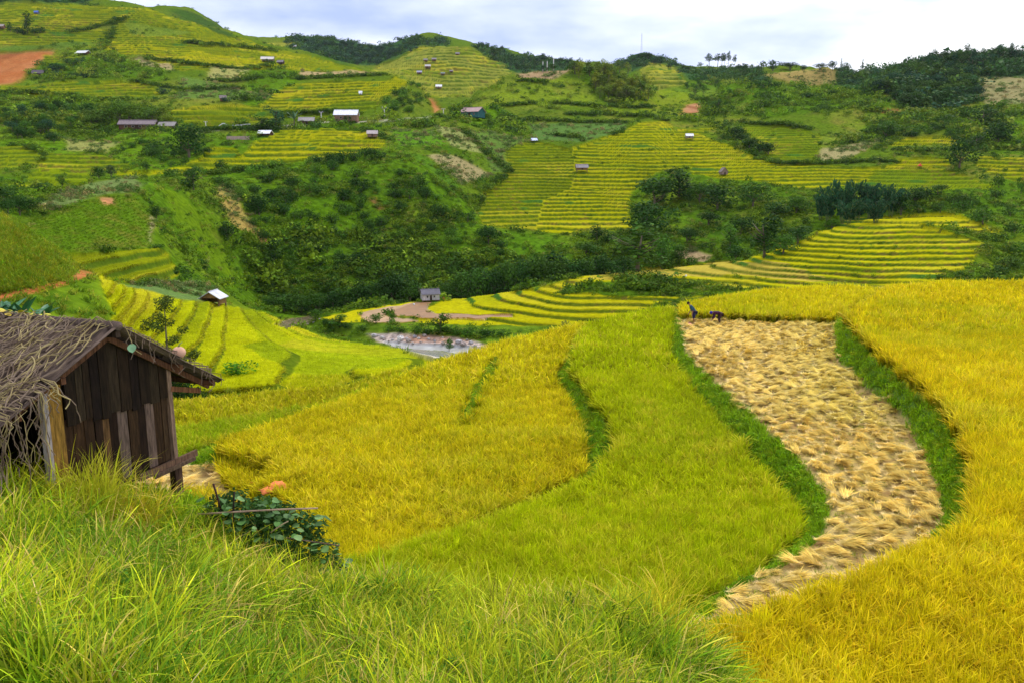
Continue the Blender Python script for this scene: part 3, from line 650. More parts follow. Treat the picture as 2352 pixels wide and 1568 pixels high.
HUT_C = Vector((-6.306, 13.05, 0.0)); HUT_RZ = math.atan2(0.93, 0.37)   # centre of the gable wall, direction along it
HW, HR = Vector((0.37, 0.93, 0)).normalized(), Vector((-0.93, 0.37, 0)).normalized()
def solve(res, z0=None, iters=1500):
    xs = np.arange(-46, 62 + res / 2, res); ys = np.arange(0.5, 90 + res / 2, res)
    GX, GY = np.meshgrid(xs, ys, indexing='ij')
    fix = np.zeros(GX.shape, bool); val = np.zeros(GX.shape)
    def setp(m, v): fix[m] = True; val[m] = v if np.isscalar(v) else v[m]
    md = mound(GX, GY)
    for nm, P, g, _ in FIELDS: setp(in_poly(GX, GY, P), g)
    setp(in_poly(GX, GY, F_STRIP), -(L3_TOP + RH) + .5); setp(in_poly(GX, GY, F_L1), -L1_G); setp(in_poly(GX, GY, F_LS), -12.7)
    setp(~np.isnan(md) & ~in_poly(GX, GY, F_L0), np.nan_to_num(md))
    t = (GX - HUT_C.x) * HW.x + (GY - HUT_C.y) * HW.y; k = (GX - HUT_C.x) * HR.x + (GY - HUT_C.y) * HR.y
    setp((np.abs(t) < 1.5) & (k > -0.5) & (k < 3.6), -5.25 - 0.36 * t)
    setp(GY > 84, -24.0)
    u = GX / GY
    setp((GY > 46) & (u < -0.42) & ~in_poly(GX, GY, F_L5) & ~in_poly(GX, GY, F_L6), -17.5)
    setp((GY > 66) & (GX < 2), -21.0)
    z = z0(GX, GY) if z0 is not None else np.full(GX.shape, -12.0)
    z[fix] = val[fix]
    for _ in range(iters):
        n = z.copy()
        n[1:-1, 1:-1] = 0.25 * (z[2:, 1:-1] + z[:-2, 1:-1] + z[1:-1, 2:] + z[1:-1, :-2])
        n[0] = n[1]; n[-1] = n[-2]; n[:, 0] = n[:, 1]; n[:, -1] = n[:, -2]
        n[fix] = val[fix]; z = n
    return xs, ys, z, fix
def bil(xs, ys, z):
    r = xs[1] - xs[0]
    def f(x, y):
        fx = np.clip((np.asarray(x) - xs[0]) / r, 0, len(xs) - 1.001); fy = np.clip((np.asarray(y) - ys[0]) / r, 0, len(ys) - 1.001)
        i = fx.astype(int); j = fy.astype(int); a = fx - i; b = fy - j
        return (z[i, j] * (1 - a) * (1 - b) + z[i+1, j] * a * (1 - b) + z[i, j+1] * (1 - a) * b + z[i+1, j+1] * a * b)
    return f
g1 = solve(1.0, None, 1500)
g2 = solve(0.25, bil(*g1[:3]), 260)
ground_near = bil(*g2[:3])

NNU, NNJ = 600, 460
nu = np.linspace(-0.92, 0.92, NNU)
ny = np.geomspace(0.8, 89.5, NNJ)
NY = np.broadcast_to(ny, (NNU, NNJ)); NX = nu[:, None] * NY
NZ = ground_near(NX, NY)
field_id = np.full(NX.shape, -1, np.int8)
for n, (nm, P, g, _) in enumerate(FIELDS): field_id[in_poly(NX, NY, P)] = n
in_L1 = in_poly(NX, NY, F_L1) | in_poly(NX, NY, F_LS)
is_mound = ~np.isnan(mound(NX, NY)) & (field_id < 0)
onpaddy = (field_id >= 0) | in_L1
NZ = NZ + np.where(onpaddy, 0.02, 0.10) * fbm(NX / 0.8, NY / 0.8, 3, 11) + np.where(is_mound, 0.22, 0.0) * fbm(NX / 1.9, NY / 1.9, 2, 12)
ncol = np.zeros(NX.shape + (3,), np.float32); ncol[:] = (0.10, 0.20, 0.018)          # banks: weeds
ncol[field_id >= 0] = (0.16, 0.16, 0.016)
for n, (nm, P, g, tn) in enumerate(FIELDS): ncol[field_id == n] = np.array(tn) * 0.55
ncol[in_L1] = (0.46, 0.34, 0.12)
soil = smooth(fbm(NX / 1.2, NY / 1.2, 3, 14), 0.05, 0.4)[..., None] * in_L1[..., None]
ncol = ncol * (1 - soil * 0.7) + np.array((0.26, 0.14, 0.045)) * soil * 0.7
ncol[is_mound] = (0.12, 0.19, 0.022)
ncol = ncol * (1 + 0.25 * fbm(NX / 0.6, NY / 0.6, 3, 15))[..., None]
NV = np.stack([NX, NY, NZ], -1).reshape(-1, 3)
NC = np.concatenate([np.clip(ncol, 0.004, 1).reshape(-1, 3), np.ones((ncol.size // 3, 1))], 1)
idn = np.arange(NNU * NNJ).reshape(NNU, NNJ)
NQ = np.stack([idn[:-1, :-1], idn[1:, :-1], idn[1:, 1:], idn[:-1, 1:]], -1).reshape(-1, 4)
nzone = np.where(is_mound, 0, np.where(in_L1, 1, np.where(field_id >= 0, 2, 3)))[:-1, :-1].reshape(-1)
near_mat = mat('near_ground', (0.7, 0.7, 0.7), 0.95, (1.3, 1.3, 1.25), scale=3.0, attr='cover', bump=0.8, bump_scale=9.0, spec=0.1)
for zc_, (nm, lab) in enumerate((('grassy_mound', 'overgrown grassy mound below the hut'), ('harvested_paddy', 'harvested paddy floor strewn with cut rice'), ('paddy_ground', 'paddy ground under the standing rice'), ('terrace_bank', 'green weedy banks between the paddies'))):
    fq = NQ[nzone == zc_]; used, inv = np.unique(fq, return_inverse=True)
    o = ob(nm, mesh_np(nm, NV[used], inv.reshape(-1, 4), near_mat, True, {'cover': ('FLOAT_COLOR', NC[used])}))
    tag(o, lab, 'terrain', kind='structure')

def hit_near(px, py, extra=0.0):
    """first near-ground point along the ray of a pixel"""
    u, s = ray(px, py)
    d = np.linspace(2, 89, 3500)
    z = ground_near(u * d, d) + extra
    k = int(np.argmax(z >= s * d))
    return Vector((float(u * d[k]), float(d[k]), float(z[k] - extra)))

# ================================================================== GRASSES: prototypes and scattering
rng = np.random.default_rng(7)
def plant_mat(name, rough=0.65, trans=0.4, spec=0.08):
    m = bpy.data.materials.new(name); m.use_nodes = True
    N = m.node_tree.nodes; L = m.node_tree.links
    b = N['Principled BSDF']; b.inputs['Roughness'].default_value = rough; b.inputs['Specular IOR Level'].default_value = spec
    a1 = N.new('ShaderNodeAttribute'); a1.attribute_name = 'shade'
    a2 = N.new('ShaderNodeAttribute'); a2.attribute_name = 'tint'; a2.attribute_type = 'INSTANCER'
    mx = N.new('ShaderNodeMix'); mx.data_type = 'RGBA'; mx.blend_type = 'MULTIPLY'; mx.inputs['Factor'].default_value = 1
    L.new(a1.outputs['Color'], mx.inputs['A']); L.new(a2.outputs['Color'], mx.inputs['B'])
    L.new(mx.outputs['Result'], b.inputs['Base Color'])
    tr = N.new('ShaderNodeBsdfTranslucent'); L.new(mx.outputs['Result'], tr.inputs['Color'])
    ms = N.new('ShaderNodeMixShader'); ms.inputs['Fac'].default_value = trans
    L.new(b.outputs[0], ms.inputs[1]); L.new(tr.outputs[0], ms.inputs[2])
    L.new(ms.outputs[0], N['Material Output'].inputs['Surface'])
    return m
M_BLADE = plant_mat('rice_blade', 0.65, 0.30, 0.04)
M_GRASS = plant_mat('grass_blade', 0.55, 0.25, 0.06)
M_STRAW = plant_mat('cut_straw', 0.8, 0.1, 0.1)

def blades(r, n, spread, length, width, lean, curl, seg=3, shade=((1,1,1),(1,1,1)), svar=0.15, head=None, comb=None, z0=0.0, gpow=1.0):
    """n bent tapering strips; returns V, F, shade colours"""
    ang = r.uniform(0, 2*np.pi, n)
    if comb is not None:
        ang = comb[0] + r.normal(0, comb[1], n)
    rad = spread * np.sqrt(r.uniform(0, 1, n)); pa = r.uniform(0, 2*np.pi, n)
    bx, by = rad*np.cos(pa), rad*np.sin(pa)
    L = r.uniform(*length, n); W = r.uniform(*width, n); ln = np.abs(r.normal(*lean, n)); cu_ = r.uniform(*curl, n)
    side = ang + np.pi/2 + r.normal(0, 0.5, n)
    t = np.linspace(0, 1, seg+1)
    V = np.zeros((n, seg+1, 2, 3))
    th = ln[:, None] + cu_[:, None] * t[None]**1.3
    dl = L[:, None] / seg
    dh = np.sin(th) * dl; dz = np.cos(th) * dl
    hx = np.concatenate([np.zeros((n, 1)), np.cumsum(dh[:, :-1], 1)], 1); hz = np.concatenate([np.zeros((n, 1)), np.cumsum(dz[:, :-1], 1)], 1)
    cx = bx[:, None] + hx*np.cos(ang)[:, None]; cy = by[:, None] + hx*np.sin(ang)[:, None]
    prof = np.sin(np.clip(t*0.86+0.14, 0, 1)*np.pi)**0.6 if head is None else np.interp(t, [0, .45, .6, .85, 1], [.25, .3, 1, 1, .2])
    wv = W[:, None] * np.maximum(prof, 0.06)[None] * 0.5
    for k, sg in enumerate((-1, 1)):
        V[:, :, k, 0] = cx + sg*wv*np.cos(side)[:, None]; V[:, :, k, 1] = cy + sg*wv*np.sin(side)[:, None]; V[:, :, k, 2] = hz + z0
    tg = t**gpow
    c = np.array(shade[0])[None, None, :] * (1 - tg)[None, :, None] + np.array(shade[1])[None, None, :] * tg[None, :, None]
    c = np.repeat((c * (1 + r.uniform(-svar, svar, (n, 1, 1))))[:, :, None, :], 2, 2)
    idx = np.arange(n*(seg+1)*2).reshape(n, seg+1, 2)
    Fq = np.stack([idx[:, :-1, 0], idx[:, :-1, 1], idx[:, 1:, 1], idx[:, 1:, 0]], -1).reshape(-1, 4)
    return V.reshape(-1, 3), Fq, c.reshape(-1, 3)

def join(parts):
    Vs, Fs, Cs = [], [], []; b = 0
    for V, F, C in parts:
        Vs.append(V); Fs.append(F + b); Cs.append(C); b += len(V)
    return np.concatenate(Vs), np.concatenate(Fs), np.concatenate(Cs)

def proto(name, parts, material):
    V, F, C = join(parts)
    me = mesh_np(name, V, F, material, False, {'shade': ('FLOAT_COLOR', np.concatenate([np.clip(C, 0, 3), np.ones((len(C), 1))], 1))})
    return me

def proto_collection(name, meshes):
    c = bpy.data.collections.new(name)
    for i, me in enumerate(meshes):
        o = bpy.data.objects.new('%s_%02d' % (name, i), me); c.objects.link(o)
    return c

def scatter_tree(coll):
    g = bpy.data.node_groups.new('scatter_' + coll.name, 'GeometryNodeTree')
    g.interface.new_socket('Geometry', in_out='INPUT', socket_type='NodeSocketGeometry')
    g.interface.new_socket('Geometry', in_out='OUTPUT', socket_type='NodeSocketGeometry')
    N, L = g.nodes, g.links
    gi = N.new('NodeGroupInput'); go = N.new('NodeGroupOutput')
    ci = N.new('GeometryNodeCollectionInfo'); ci.inputs['Collection'].default_value = coll
    ci.inputs['Separate Children'].default_value = True; ci.inputs['Reset Children'].default_value = True
    iop = N.new('GeometryNodeInstanceOnPoints'); iop.inputs['Pick Instance'].default_value = True
    def na(nm, typ):
        a = N.new('GeometryNodeInputNamedAttribute'); a.data_type = typ; a.inputs['Name'].default_value = nm
        return a.outputs['Attribute']
    L.new(gi.outputs[0], iop.inputs['Points']); L.new(ci.outputs[0], iop.inputs['Instance'])
    L.new(na('pick', 'INT'), iop.inputs['Instance Index'])
    L.new(na('rot', 'FLOAT_VECTOR'), iop.inputs['Rotation'])
    L.new(na('scl', 'FLOAT_VECTOR'), iop.inputs['Scale'])
    L.new(iop.outputs[0], go.inputs[0])
    return g

def scatter(name, coll, P, rot, scl, tint, label, cat, npick, seed=1, parent=None):
    n = len(P); r = np.random.default_rng(seed)
    me = bpy.data.meshes.new(name); me.vertices.add(n); me.vertices.foreach_set('co', np.asarray(P, np.float32).ravel())
    for nm, typ, dat in (('rot', 'FLOAT_VECTOR', rot), ('scl', 'FLOAT_VECTOR', scl)):
        a = me.attributes.new(nm, typ, 'POINT'); a.data.foreach_set('vector', np.asarray(dat, np.float32).ravel())
    a = me.attributes.new('tint', 'FLOAT_COLOR', 'POINT'); a.data.foreach_set('color', np.concatenate([tint, np.ones((n, 1))], 1).astype(np.float32).ravel())
    a = me.attributes.new('pick', 'INT', 'POINT'); a.data.foreach_set('value', r.integers(0, npick, n).astype(np.int32))
    o = ob(name, me, parent)
    md = o.modifiers.new('scatter', 'NODES')
    if coll.name not in GTREES: GTREES[coll.name] = scatter_tree(coll)
    md.node_group = GTREES[coll.name]
    tag(o, label, cat, kind='stuff')
    return o
GTREES = {}

def jgrid(x0, x1, y0, y1, sp, r):
    xs = np.arange(x0, x1, sp); ys = np.arange(y0, y1, sp)
    gx, gy = np.meshgrid(xs, ys)
    gx = gx.ravel() + r.uniform(-0.5, 0.5, gx.size) * sp; gy = gy.ravel() + r.uniform(-0.5, 0.5, gy.size) * sp
    k = (np.abs(gx / gy) < 0.76)
    return gx[k], gy[k]

# ---- standing rice
RICE_LOD = []
for lod, (nb, wb, nt, wt, npn, wp, sg) in enumerate(((30,(0.011,0.018),8,(0.010,0.015),16,(0.020,0.032),3), (18,(0.018,0.028),5,(0.016,0.024),10,(0.034,0.050),2), (10,(0.036,0.055),4,(0.030,0.045),7,(0.055,0.08),3))):
    rice_protos = []
    for i in range(6):
        r = np.random.default_rng(100 + i + 10*lod)
        rice_protos.append(proto('rice_clump', [
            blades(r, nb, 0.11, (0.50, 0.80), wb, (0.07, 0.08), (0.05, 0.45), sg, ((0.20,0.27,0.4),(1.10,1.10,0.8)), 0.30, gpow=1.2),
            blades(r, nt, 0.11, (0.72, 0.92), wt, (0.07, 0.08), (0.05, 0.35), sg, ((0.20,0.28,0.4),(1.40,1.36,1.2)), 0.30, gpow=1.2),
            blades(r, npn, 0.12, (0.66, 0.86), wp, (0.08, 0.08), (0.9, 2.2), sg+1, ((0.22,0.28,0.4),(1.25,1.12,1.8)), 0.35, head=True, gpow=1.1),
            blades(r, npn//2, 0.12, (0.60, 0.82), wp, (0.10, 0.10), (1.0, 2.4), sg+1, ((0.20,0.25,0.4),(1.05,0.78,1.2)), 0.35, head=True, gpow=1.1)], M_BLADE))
    RICE_LOD.append(proto_collection('rice_clumps_%d' % lod, rice_protos))
RICE_NAMES = {'L0': ('rice_crop', 'ripe golden rice standing on the highest near terrace'), 'L1B': ('rice_crop', 'uncut ripe rice beyond the two harvesters'), 'L2': ('rice_crop', 'greenish rice below the bank of the harvested paddy'),
              'L3': ('rice_crop', 'yellow rice filling the broad central paddy'), 'L4': ('rice_crop', 'green rice strip just below the broad central paddy'), 'L5': ('rice_crop', 'olive rice strip two steps below the central paddy'),
              'L6': ('rice_crop', 'lowest rice strip before the valley terraces'), 'LR': ('rice_crop', 'small patch of rice beside the hut stilt')}
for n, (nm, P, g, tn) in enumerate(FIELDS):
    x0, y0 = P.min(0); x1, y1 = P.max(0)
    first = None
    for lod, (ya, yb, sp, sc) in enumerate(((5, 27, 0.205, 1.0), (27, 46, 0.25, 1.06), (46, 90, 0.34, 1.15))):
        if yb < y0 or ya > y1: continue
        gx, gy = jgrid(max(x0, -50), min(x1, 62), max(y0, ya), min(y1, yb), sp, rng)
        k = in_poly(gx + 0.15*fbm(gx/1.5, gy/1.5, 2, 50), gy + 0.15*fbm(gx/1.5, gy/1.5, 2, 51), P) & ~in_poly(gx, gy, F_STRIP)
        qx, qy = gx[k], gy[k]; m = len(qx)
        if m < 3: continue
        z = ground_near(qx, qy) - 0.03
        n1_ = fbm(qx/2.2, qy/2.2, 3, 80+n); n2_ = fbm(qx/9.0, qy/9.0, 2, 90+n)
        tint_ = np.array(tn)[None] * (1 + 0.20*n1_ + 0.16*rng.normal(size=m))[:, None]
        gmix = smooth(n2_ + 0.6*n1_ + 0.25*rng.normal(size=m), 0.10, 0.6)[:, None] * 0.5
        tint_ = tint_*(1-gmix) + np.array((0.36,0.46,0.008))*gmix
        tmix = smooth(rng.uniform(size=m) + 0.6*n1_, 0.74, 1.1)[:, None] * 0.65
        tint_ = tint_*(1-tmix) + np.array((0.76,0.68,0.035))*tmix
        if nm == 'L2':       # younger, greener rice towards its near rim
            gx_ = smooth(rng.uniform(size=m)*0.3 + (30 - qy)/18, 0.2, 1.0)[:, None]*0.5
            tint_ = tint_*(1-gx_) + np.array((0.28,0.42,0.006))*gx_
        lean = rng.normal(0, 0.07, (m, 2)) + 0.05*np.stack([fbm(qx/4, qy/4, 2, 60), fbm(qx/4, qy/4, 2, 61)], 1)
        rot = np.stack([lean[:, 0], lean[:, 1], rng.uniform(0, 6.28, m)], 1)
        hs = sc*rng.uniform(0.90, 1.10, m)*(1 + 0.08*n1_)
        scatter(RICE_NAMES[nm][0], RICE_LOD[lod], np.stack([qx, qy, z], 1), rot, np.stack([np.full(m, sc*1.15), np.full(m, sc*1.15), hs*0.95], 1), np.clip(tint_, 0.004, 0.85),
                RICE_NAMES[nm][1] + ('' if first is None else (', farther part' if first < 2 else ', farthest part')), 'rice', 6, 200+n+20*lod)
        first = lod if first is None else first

# ---- grass on the mound
grass_protos = []
for i in range(9):
    r = np.random.default_rng(300 + i)
    comb = (r.uniform(0, 6.28), 0.8)
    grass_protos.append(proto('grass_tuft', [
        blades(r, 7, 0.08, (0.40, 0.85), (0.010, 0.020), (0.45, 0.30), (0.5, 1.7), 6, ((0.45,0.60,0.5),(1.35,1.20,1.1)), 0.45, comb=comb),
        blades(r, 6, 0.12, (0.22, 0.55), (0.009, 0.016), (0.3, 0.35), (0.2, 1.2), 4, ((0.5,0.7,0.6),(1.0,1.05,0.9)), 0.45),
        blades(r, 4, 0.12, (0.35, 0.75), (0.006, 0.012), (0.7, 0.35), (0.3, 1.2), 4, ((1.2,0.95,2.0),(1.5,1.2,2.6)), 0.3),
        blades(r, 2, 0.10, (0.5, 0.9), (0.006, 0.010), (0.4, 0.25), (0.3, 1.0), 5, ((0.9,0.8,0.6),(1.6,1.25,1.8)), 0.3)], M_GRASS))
GRASS_C = proto_collection('grass_tufts', grass_protos)
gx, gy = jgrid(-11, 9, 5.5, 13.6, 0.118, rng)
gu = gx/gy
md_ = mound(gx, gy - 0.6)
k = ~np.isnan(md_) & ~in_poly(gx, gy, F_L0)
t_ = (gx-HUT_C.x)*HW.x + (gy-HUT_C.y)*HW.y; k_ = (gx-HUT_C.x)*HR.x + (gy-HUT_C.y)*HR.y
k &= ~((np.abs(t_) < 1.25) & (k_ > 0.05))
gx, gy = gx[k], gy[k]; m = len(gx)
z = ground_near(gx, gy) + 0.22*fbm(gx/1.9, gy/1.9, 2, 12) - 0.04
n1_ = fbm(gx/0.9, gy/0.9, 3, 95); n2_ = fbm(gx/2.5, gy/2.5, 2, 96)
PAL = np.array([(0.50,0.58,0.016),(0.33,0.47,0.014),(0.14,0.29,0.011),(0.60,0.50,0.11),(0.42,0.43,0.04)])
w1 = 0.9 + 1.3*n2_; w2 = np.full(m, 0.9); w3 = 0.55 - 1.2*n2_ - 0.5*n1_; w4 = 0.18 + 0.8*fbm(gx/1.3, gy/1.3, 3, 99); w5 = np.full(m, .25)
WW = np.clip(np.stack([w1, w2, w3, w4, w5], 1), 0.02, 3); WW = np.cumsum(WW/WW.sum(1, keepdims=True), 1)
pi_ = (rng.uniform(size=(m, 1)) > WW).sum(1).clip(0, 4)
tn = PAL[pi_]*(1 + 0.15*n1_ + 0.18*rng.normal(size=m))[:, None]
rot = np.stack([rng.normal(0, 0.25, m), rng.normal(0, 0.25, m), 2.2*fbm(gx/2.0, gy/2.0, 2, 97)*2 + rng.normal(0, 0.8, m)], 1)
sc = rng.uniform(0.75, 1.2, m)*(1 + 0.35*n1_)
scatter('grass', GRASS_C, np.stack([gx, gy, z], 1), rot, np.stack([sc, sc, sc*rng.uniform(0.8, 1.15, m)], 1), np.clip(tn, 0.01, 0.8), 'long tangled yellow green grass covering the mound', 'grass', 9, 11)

# ---- weeds on the banks between the paddies
weed_protos = []
for i in range(5):
    r = np.random.default_rng(400 + i)
    weed_protos.append(proto('weed_tuft', [
        blades(r, 22, 0.16, (0.16, 0.40), (0.010, 0.022), (0.35, 0.3), (0.2, 1.2), 3, ((0.6,0.65,0.6),(1.1,1.05,1.0)), 0.3),
        blades(r, 14, 0.18, (0.08, 0.22), (0.03, 0.06), (0.7, 0.4), (0.1, 0.9), 2, ((0.8,0.9,0.9),(1.05,1.15,1.2)), 0.3)], M_GRASS))
WEED_C = proto_collection('weed_tufts', weed_protos)
pts = []
for (ya, yb, sp, s_) in ((11, 32, 0.16, 0.9), (32, 55, 0.24, 1.15), (55, 78, 0.34, 1.4)):
    gx, gy = jgrid(-30, 50, ya, yb, sp, rng); pts.append(np.stack([gx, gy, np.full(len(gx), s_)], 1))
Q = np.concatenate(pts)
k = np.isnan(mound(Q[:, 0], Q[:, 1])) & ~in_poly(Q[:, 0], Q[:, 1], F_L1) & ~in_poly(Q[:, 0], Q[:, 1], F_LS)
for nm, P, g, tn_ in FIELDS: k &= ~in_poly(Q[:, 0], Q[:, 1], P) | in_poly(Q[:, 0], Q[:, 1], F_STRIP)
slope_lim = ground_near(Q[:, 0], Q[:, 1]) > -20.0
k &= slope_lim
Q = Q[k]; m = len(Q)
n1_ = fbm(Q[:, 0]/1.5, Q[:, 1]/1.5, 3, 98)
tn = np.array((0.28,0.46,0.008))[None]*(1 + 0.3*n1_ + 0.2*rng.normal(size=m))[:, None]
yl = smooth(rng.uniform(size=m) + 0.5*n1_, 0.75, 1.1)[:, None]; tn = tn*(1-yl*0.7) + np.array((0.36,0.38,0.02))*yl*0.7
rot = np.stack([rng.normal(0, 0.2, m), rng.normal(0, 0.2, m), rng.uniform(0, 6.28, m)], 1)
sc = Q[:, 2]*rng.uniform(0.7, 1.3, m)
scatter('bank_weeds', WEED_C, np.stack([Q[:, 0], Q[:, 1], ground_near(Q[:, 0], Q[:, 1]) - 0.03], 1), rot, np.stack([sc, sc, sc], 1), np.clip(tn, 0.01, 0.7), 'low green weeds growing on the paddy banks', 'weeds', 5, 12)
BANK_PTS = Q[(Q[:, 1] < 62) & (np.random.default_rng(3).random(len(Q)) < 0.30)]

# ================================================================== TREES AND SHRUBS
def leaf_mat(name, inst):
    m = bpy.data.materials.new(name); m.use_nodes = True
    N = m.node_tree.nodes; L = m.node_tree.links
    b = N['Principled BSDF']; b.inputs['Roughness'].default_value = 0.6; b.inputs['Specular IOR Level'].default_value = 0.04
    a1 = N.new('ShaderNodeAttribute'); a1.attribute_name = 'shade'
    mx = N.new('ShaderNodeMix'); mx.data_type = 'RGBA'; mx.blend_type = 'MULTIPLY'; mx.inputs['Factor'].default_value = 1
    L.new(a1.outputs['Color'], mx.inputs['A'])
    if inst:
        a2 = N.new('ShaderNodeAttribute'); a2.attribute_name = 'tint'; a2.attribute_type = 'INSTANCER'; L.new(a2.outputs['Color'], mx.inputs['B'])
    else:
        a2 = N.new('ShaderNodeObjectInfo'); L.new(a2.outputs['Color'], mx.inputs['B'])
    L.new(mx.outputs['Result'], b.inputs['Base Color'])
    tr = N.new('ShaderNodeBsdfTranslucent'); L.new(mx.outputs['Result'], tr.inputs['Color'])
    ms = N.new('ShaderNodeMixShader'); ms.inputs['Fac'].default_value = 0.25
    L.new(b.outputs[0], ms.inputs[1]); L.new(tr.outputs[0], ms.inputs[2]); L.new(ms.outputs[0], N['Material Output'].inputs['Surface'])
    return m
M_LEAF = leaf_mat('tree_leaves', False); M_LEAF_I = leaf_mat('scrub_leaves', True)
M_BARK = mat('bark', (0.10,0.075,0.05), 0.9, (0.20,0.16,0.11), scale=6, bump=0.6, stretch=(1,1,0.25))

def leaves(r, blobs, n, size, flat=0.5, droop=0.0, elong=1.0):
    """n leaf-clump quads spread through the outer volume of the blobs (x,y,z,rx,ry,rz)"""
    B = np.array(blobs, float); wgt = (B[:, 3]*B[:, 4]*B[:, 5])**(2/3); wgt /= wgt.sum()
    bi = r.choice(len(B), n, p=wgt)
    d = r.normal(size=(n, 3)); d /= np.linalg.norm(d, axis=1)[:, None]
    rad = r.uniform(0.45, 1.08, n)**0.6
    c = B[bi, :3] + d*B[bi, 3:6]*rad[:, None]
    nrm = d*(1-flat) + np.array((0, 0, 1.0))*flat + r.normal(0, 0.45, (n, 3)); nrm /= np.linalg.norm(nrm, axis=1)[:, None]
    a = np.cross(nrm, r.normal(size=(n, 3))); 
    if droop > 0: a = a*(1-droop) + np.array((0, 0, -1.0))*droop
    a /= np.linalg.norm(a, axis=1)[:, None]
    b = np.cross(nrm, a); b /= np.maximum(np.linalg.norm(b, axis=1), 1e-6)[:, None]
    s = size*r.uniform(0.55, 1.35, n)
    V = np.stack([c + a*(s*elong)[:, None]*r.uniform(.8, 1.2, (n, 1)), c + b*(s*0.6)[:, None]*r.uniform(.6, 1.2, (n, 1)), c - a*(s*elong)[:, None]*r.uniform(.6, 1.1, (n, 1)), c - b*(s*0.6)[:, None]*r.uniform(.6, 1.2, (n, 1)) + nrm*(s*0.25)[:, None]], 1)
    bc = r.uniform(0.78, 1.22, len(B))[bi]*r.uniform(0.65, 1.35, n)
    hue = r.uniform(-1, 1, len(B))[bi]*0.12
    C = np.stack([bc*(1+hue), bc, bc*(1-hue)], 1)
    return V.reshape(-1, 3), np.arange(n*4).reshape(n, 4), np.repeat(C, 4, 0)

def leaf_mesh(name, parts, material):
    V, F, C = join(parts)
    return mesh_np(name, V, F, material, False, {'shade': ('FLOAT_COLOR', np.concatenate([np.clip(C, 0, 3), np.ones((len(C), 1))], 1))})

def trunk_mesh(r, h, rad, limbs=4, lean=0.05):
    b = MB()
    px, py = r.normal(0, lean, 2)
    pts = [(px*h*t*t, py*h*t*t, h*t) for t in np.linspace(0, 1, 5)]
    b.tube(pts, [rad, rad*.85, rad*.65, rad*.45, rad*.22], 6)
    for i in range(limbs):
        t = r.uniform(0.4, 0.85); a = r.uniform(0, 6.28); L = h*r.uniform(.18, .35)
        p0 = Vector((px*h*t*t, py*h*t*t, h*t)); p1 = p0 + Vector((math.cos(a)*L*.6, math.sin(a)*L*.6, L*.5)); p2 = p0 + Vector((math.cos(a)*L, math.sin(a)*L, L*.95))
        b.tube([p0, p1, p2], [rad*.4, rad*.28, rad*.12], 5)
    return b.mesh('trunk', M_BARK, True)

# every kind is modelled 1 m tall; crowns of 3 to 4 variants
KINDS = {}
def kind(name, n, fn):
    KINDS[name] = [fn(np.random.default_rng(sum(map(ord, name))*7 + i)) for i in range(n)]
def k_broad(r):
    bl = [(r.normal(0, .14), r.normal(0, .14), r.uniform(.45, .8), r.uniform(.16, .27), r.uniform(.16, .27), r.uniform(.13, .2)) for _ in range(11)]
    return trunk_mesh(r, .62, .035, 5), leaf_mesh('crown', [leaves(r, bl, 950, .034)], M_LEAF)
def k_tall(r):
    bl = [(r.normal(0, .07), r.normal(0, .07), z, r.uniform(.09, .17), r.uniform(.09, .17), r.uniform(.09, .14)) for z in np.linspace(.3, .9, 10)]
    return trunk_mesh(r, .8, .022, 5, .03), leaf_mesh('crown', [leaves(r, bl, 700, .030)], M_LEAF)
def k_bush(r):
    bl = [(r.normal(0, .25), r.normal(0, .25), r.uniform(.3, .6), r.uniform(.22, .38), r.uniform(.22, .38), r.uniform(.2, .34)) for _ in range(8)]
    return trunk_mesh(r, .45, .04, 4, .1), leaf_mesh('crown', [leaves(r, bl, 420, .065)], M_LEAF)
def k_pine(r):
    bl = [(r.normal(0, .08), r.normal(0, .08), z, w_, w_, .07) for z, w_ in zip(np.linspace(.55, .95, 7), (.16, .2, .2, .18, .16, .13, .08))]
    return trunk_mesh(r, .93, .018, 5, .04), leaf_mesh('crown', [leaves(r, bl, 420, .034, .3)], M_LEAF)
def k_conifer(r):
    bl = [(0, 0, z, w_, w_, .05) for z, w_ in zip(np.linspace(.14, .97, 12), np.linspace(.24, .03, 12)*r.uniform(.8, 1.2, 12))]
    return trunk_mesh(r, .95, .018, 4, .02), leaf_mesh('crown', [leaves(r, bl, 520, .035, .5)], M_LEAF)
def k_bamboo(r):
    bl = []; t = MB()
    for i in range(13):
        a = r.uniform(0, 6.28); L = r.uniform(.72, 1.0); o_ = r.uniform(.05, .22); top = r.uniform(.12, .34)
        p = [Vector((math.cos(a)*(.04 + o_*u_ + top*u_**3), math.sin(a)*(.04 + o_*u_ + top*u_**3), L*(u_ - .16*u_**4))) for u_ in np.linspace(0, 1, 7)]
        t.tube(p, [.008]*5 + [.005, .002], 5)
        for q_ in p[2:]: bl.append((q_.x, q_.y, q_.z, .085, .085, .085))
    return t.mesh('trunk', MATS['bamboo_cane'], True), leaf_mesh('crown', [leaves(r, bl, 1000, .040, .1, .5, 1.3)], M_LEAF)
def k_fine(r):
    bl = []
    for i in range(34):
        z = r.uniform(.18, .97); w_ = .30*(1.08 - z)**.7 + .03; a = r.uniform(0, 6.28); q_ = r.uniform(.2, 1.0)*w_
        bl.append((q_*math.cos(a), q_*math.sin(a), z, .055, .055, .04))
    return trunk_mesh(r, .95, .014, 0, .02), leaf_mesh('crown', [leaves(r, bl, 3600, .011, .3)], M_LEAF)
mat('bamboo_cane', (0.14,0.20,0.05), 0.6, (0.22,0.24,0.08), scale=8)
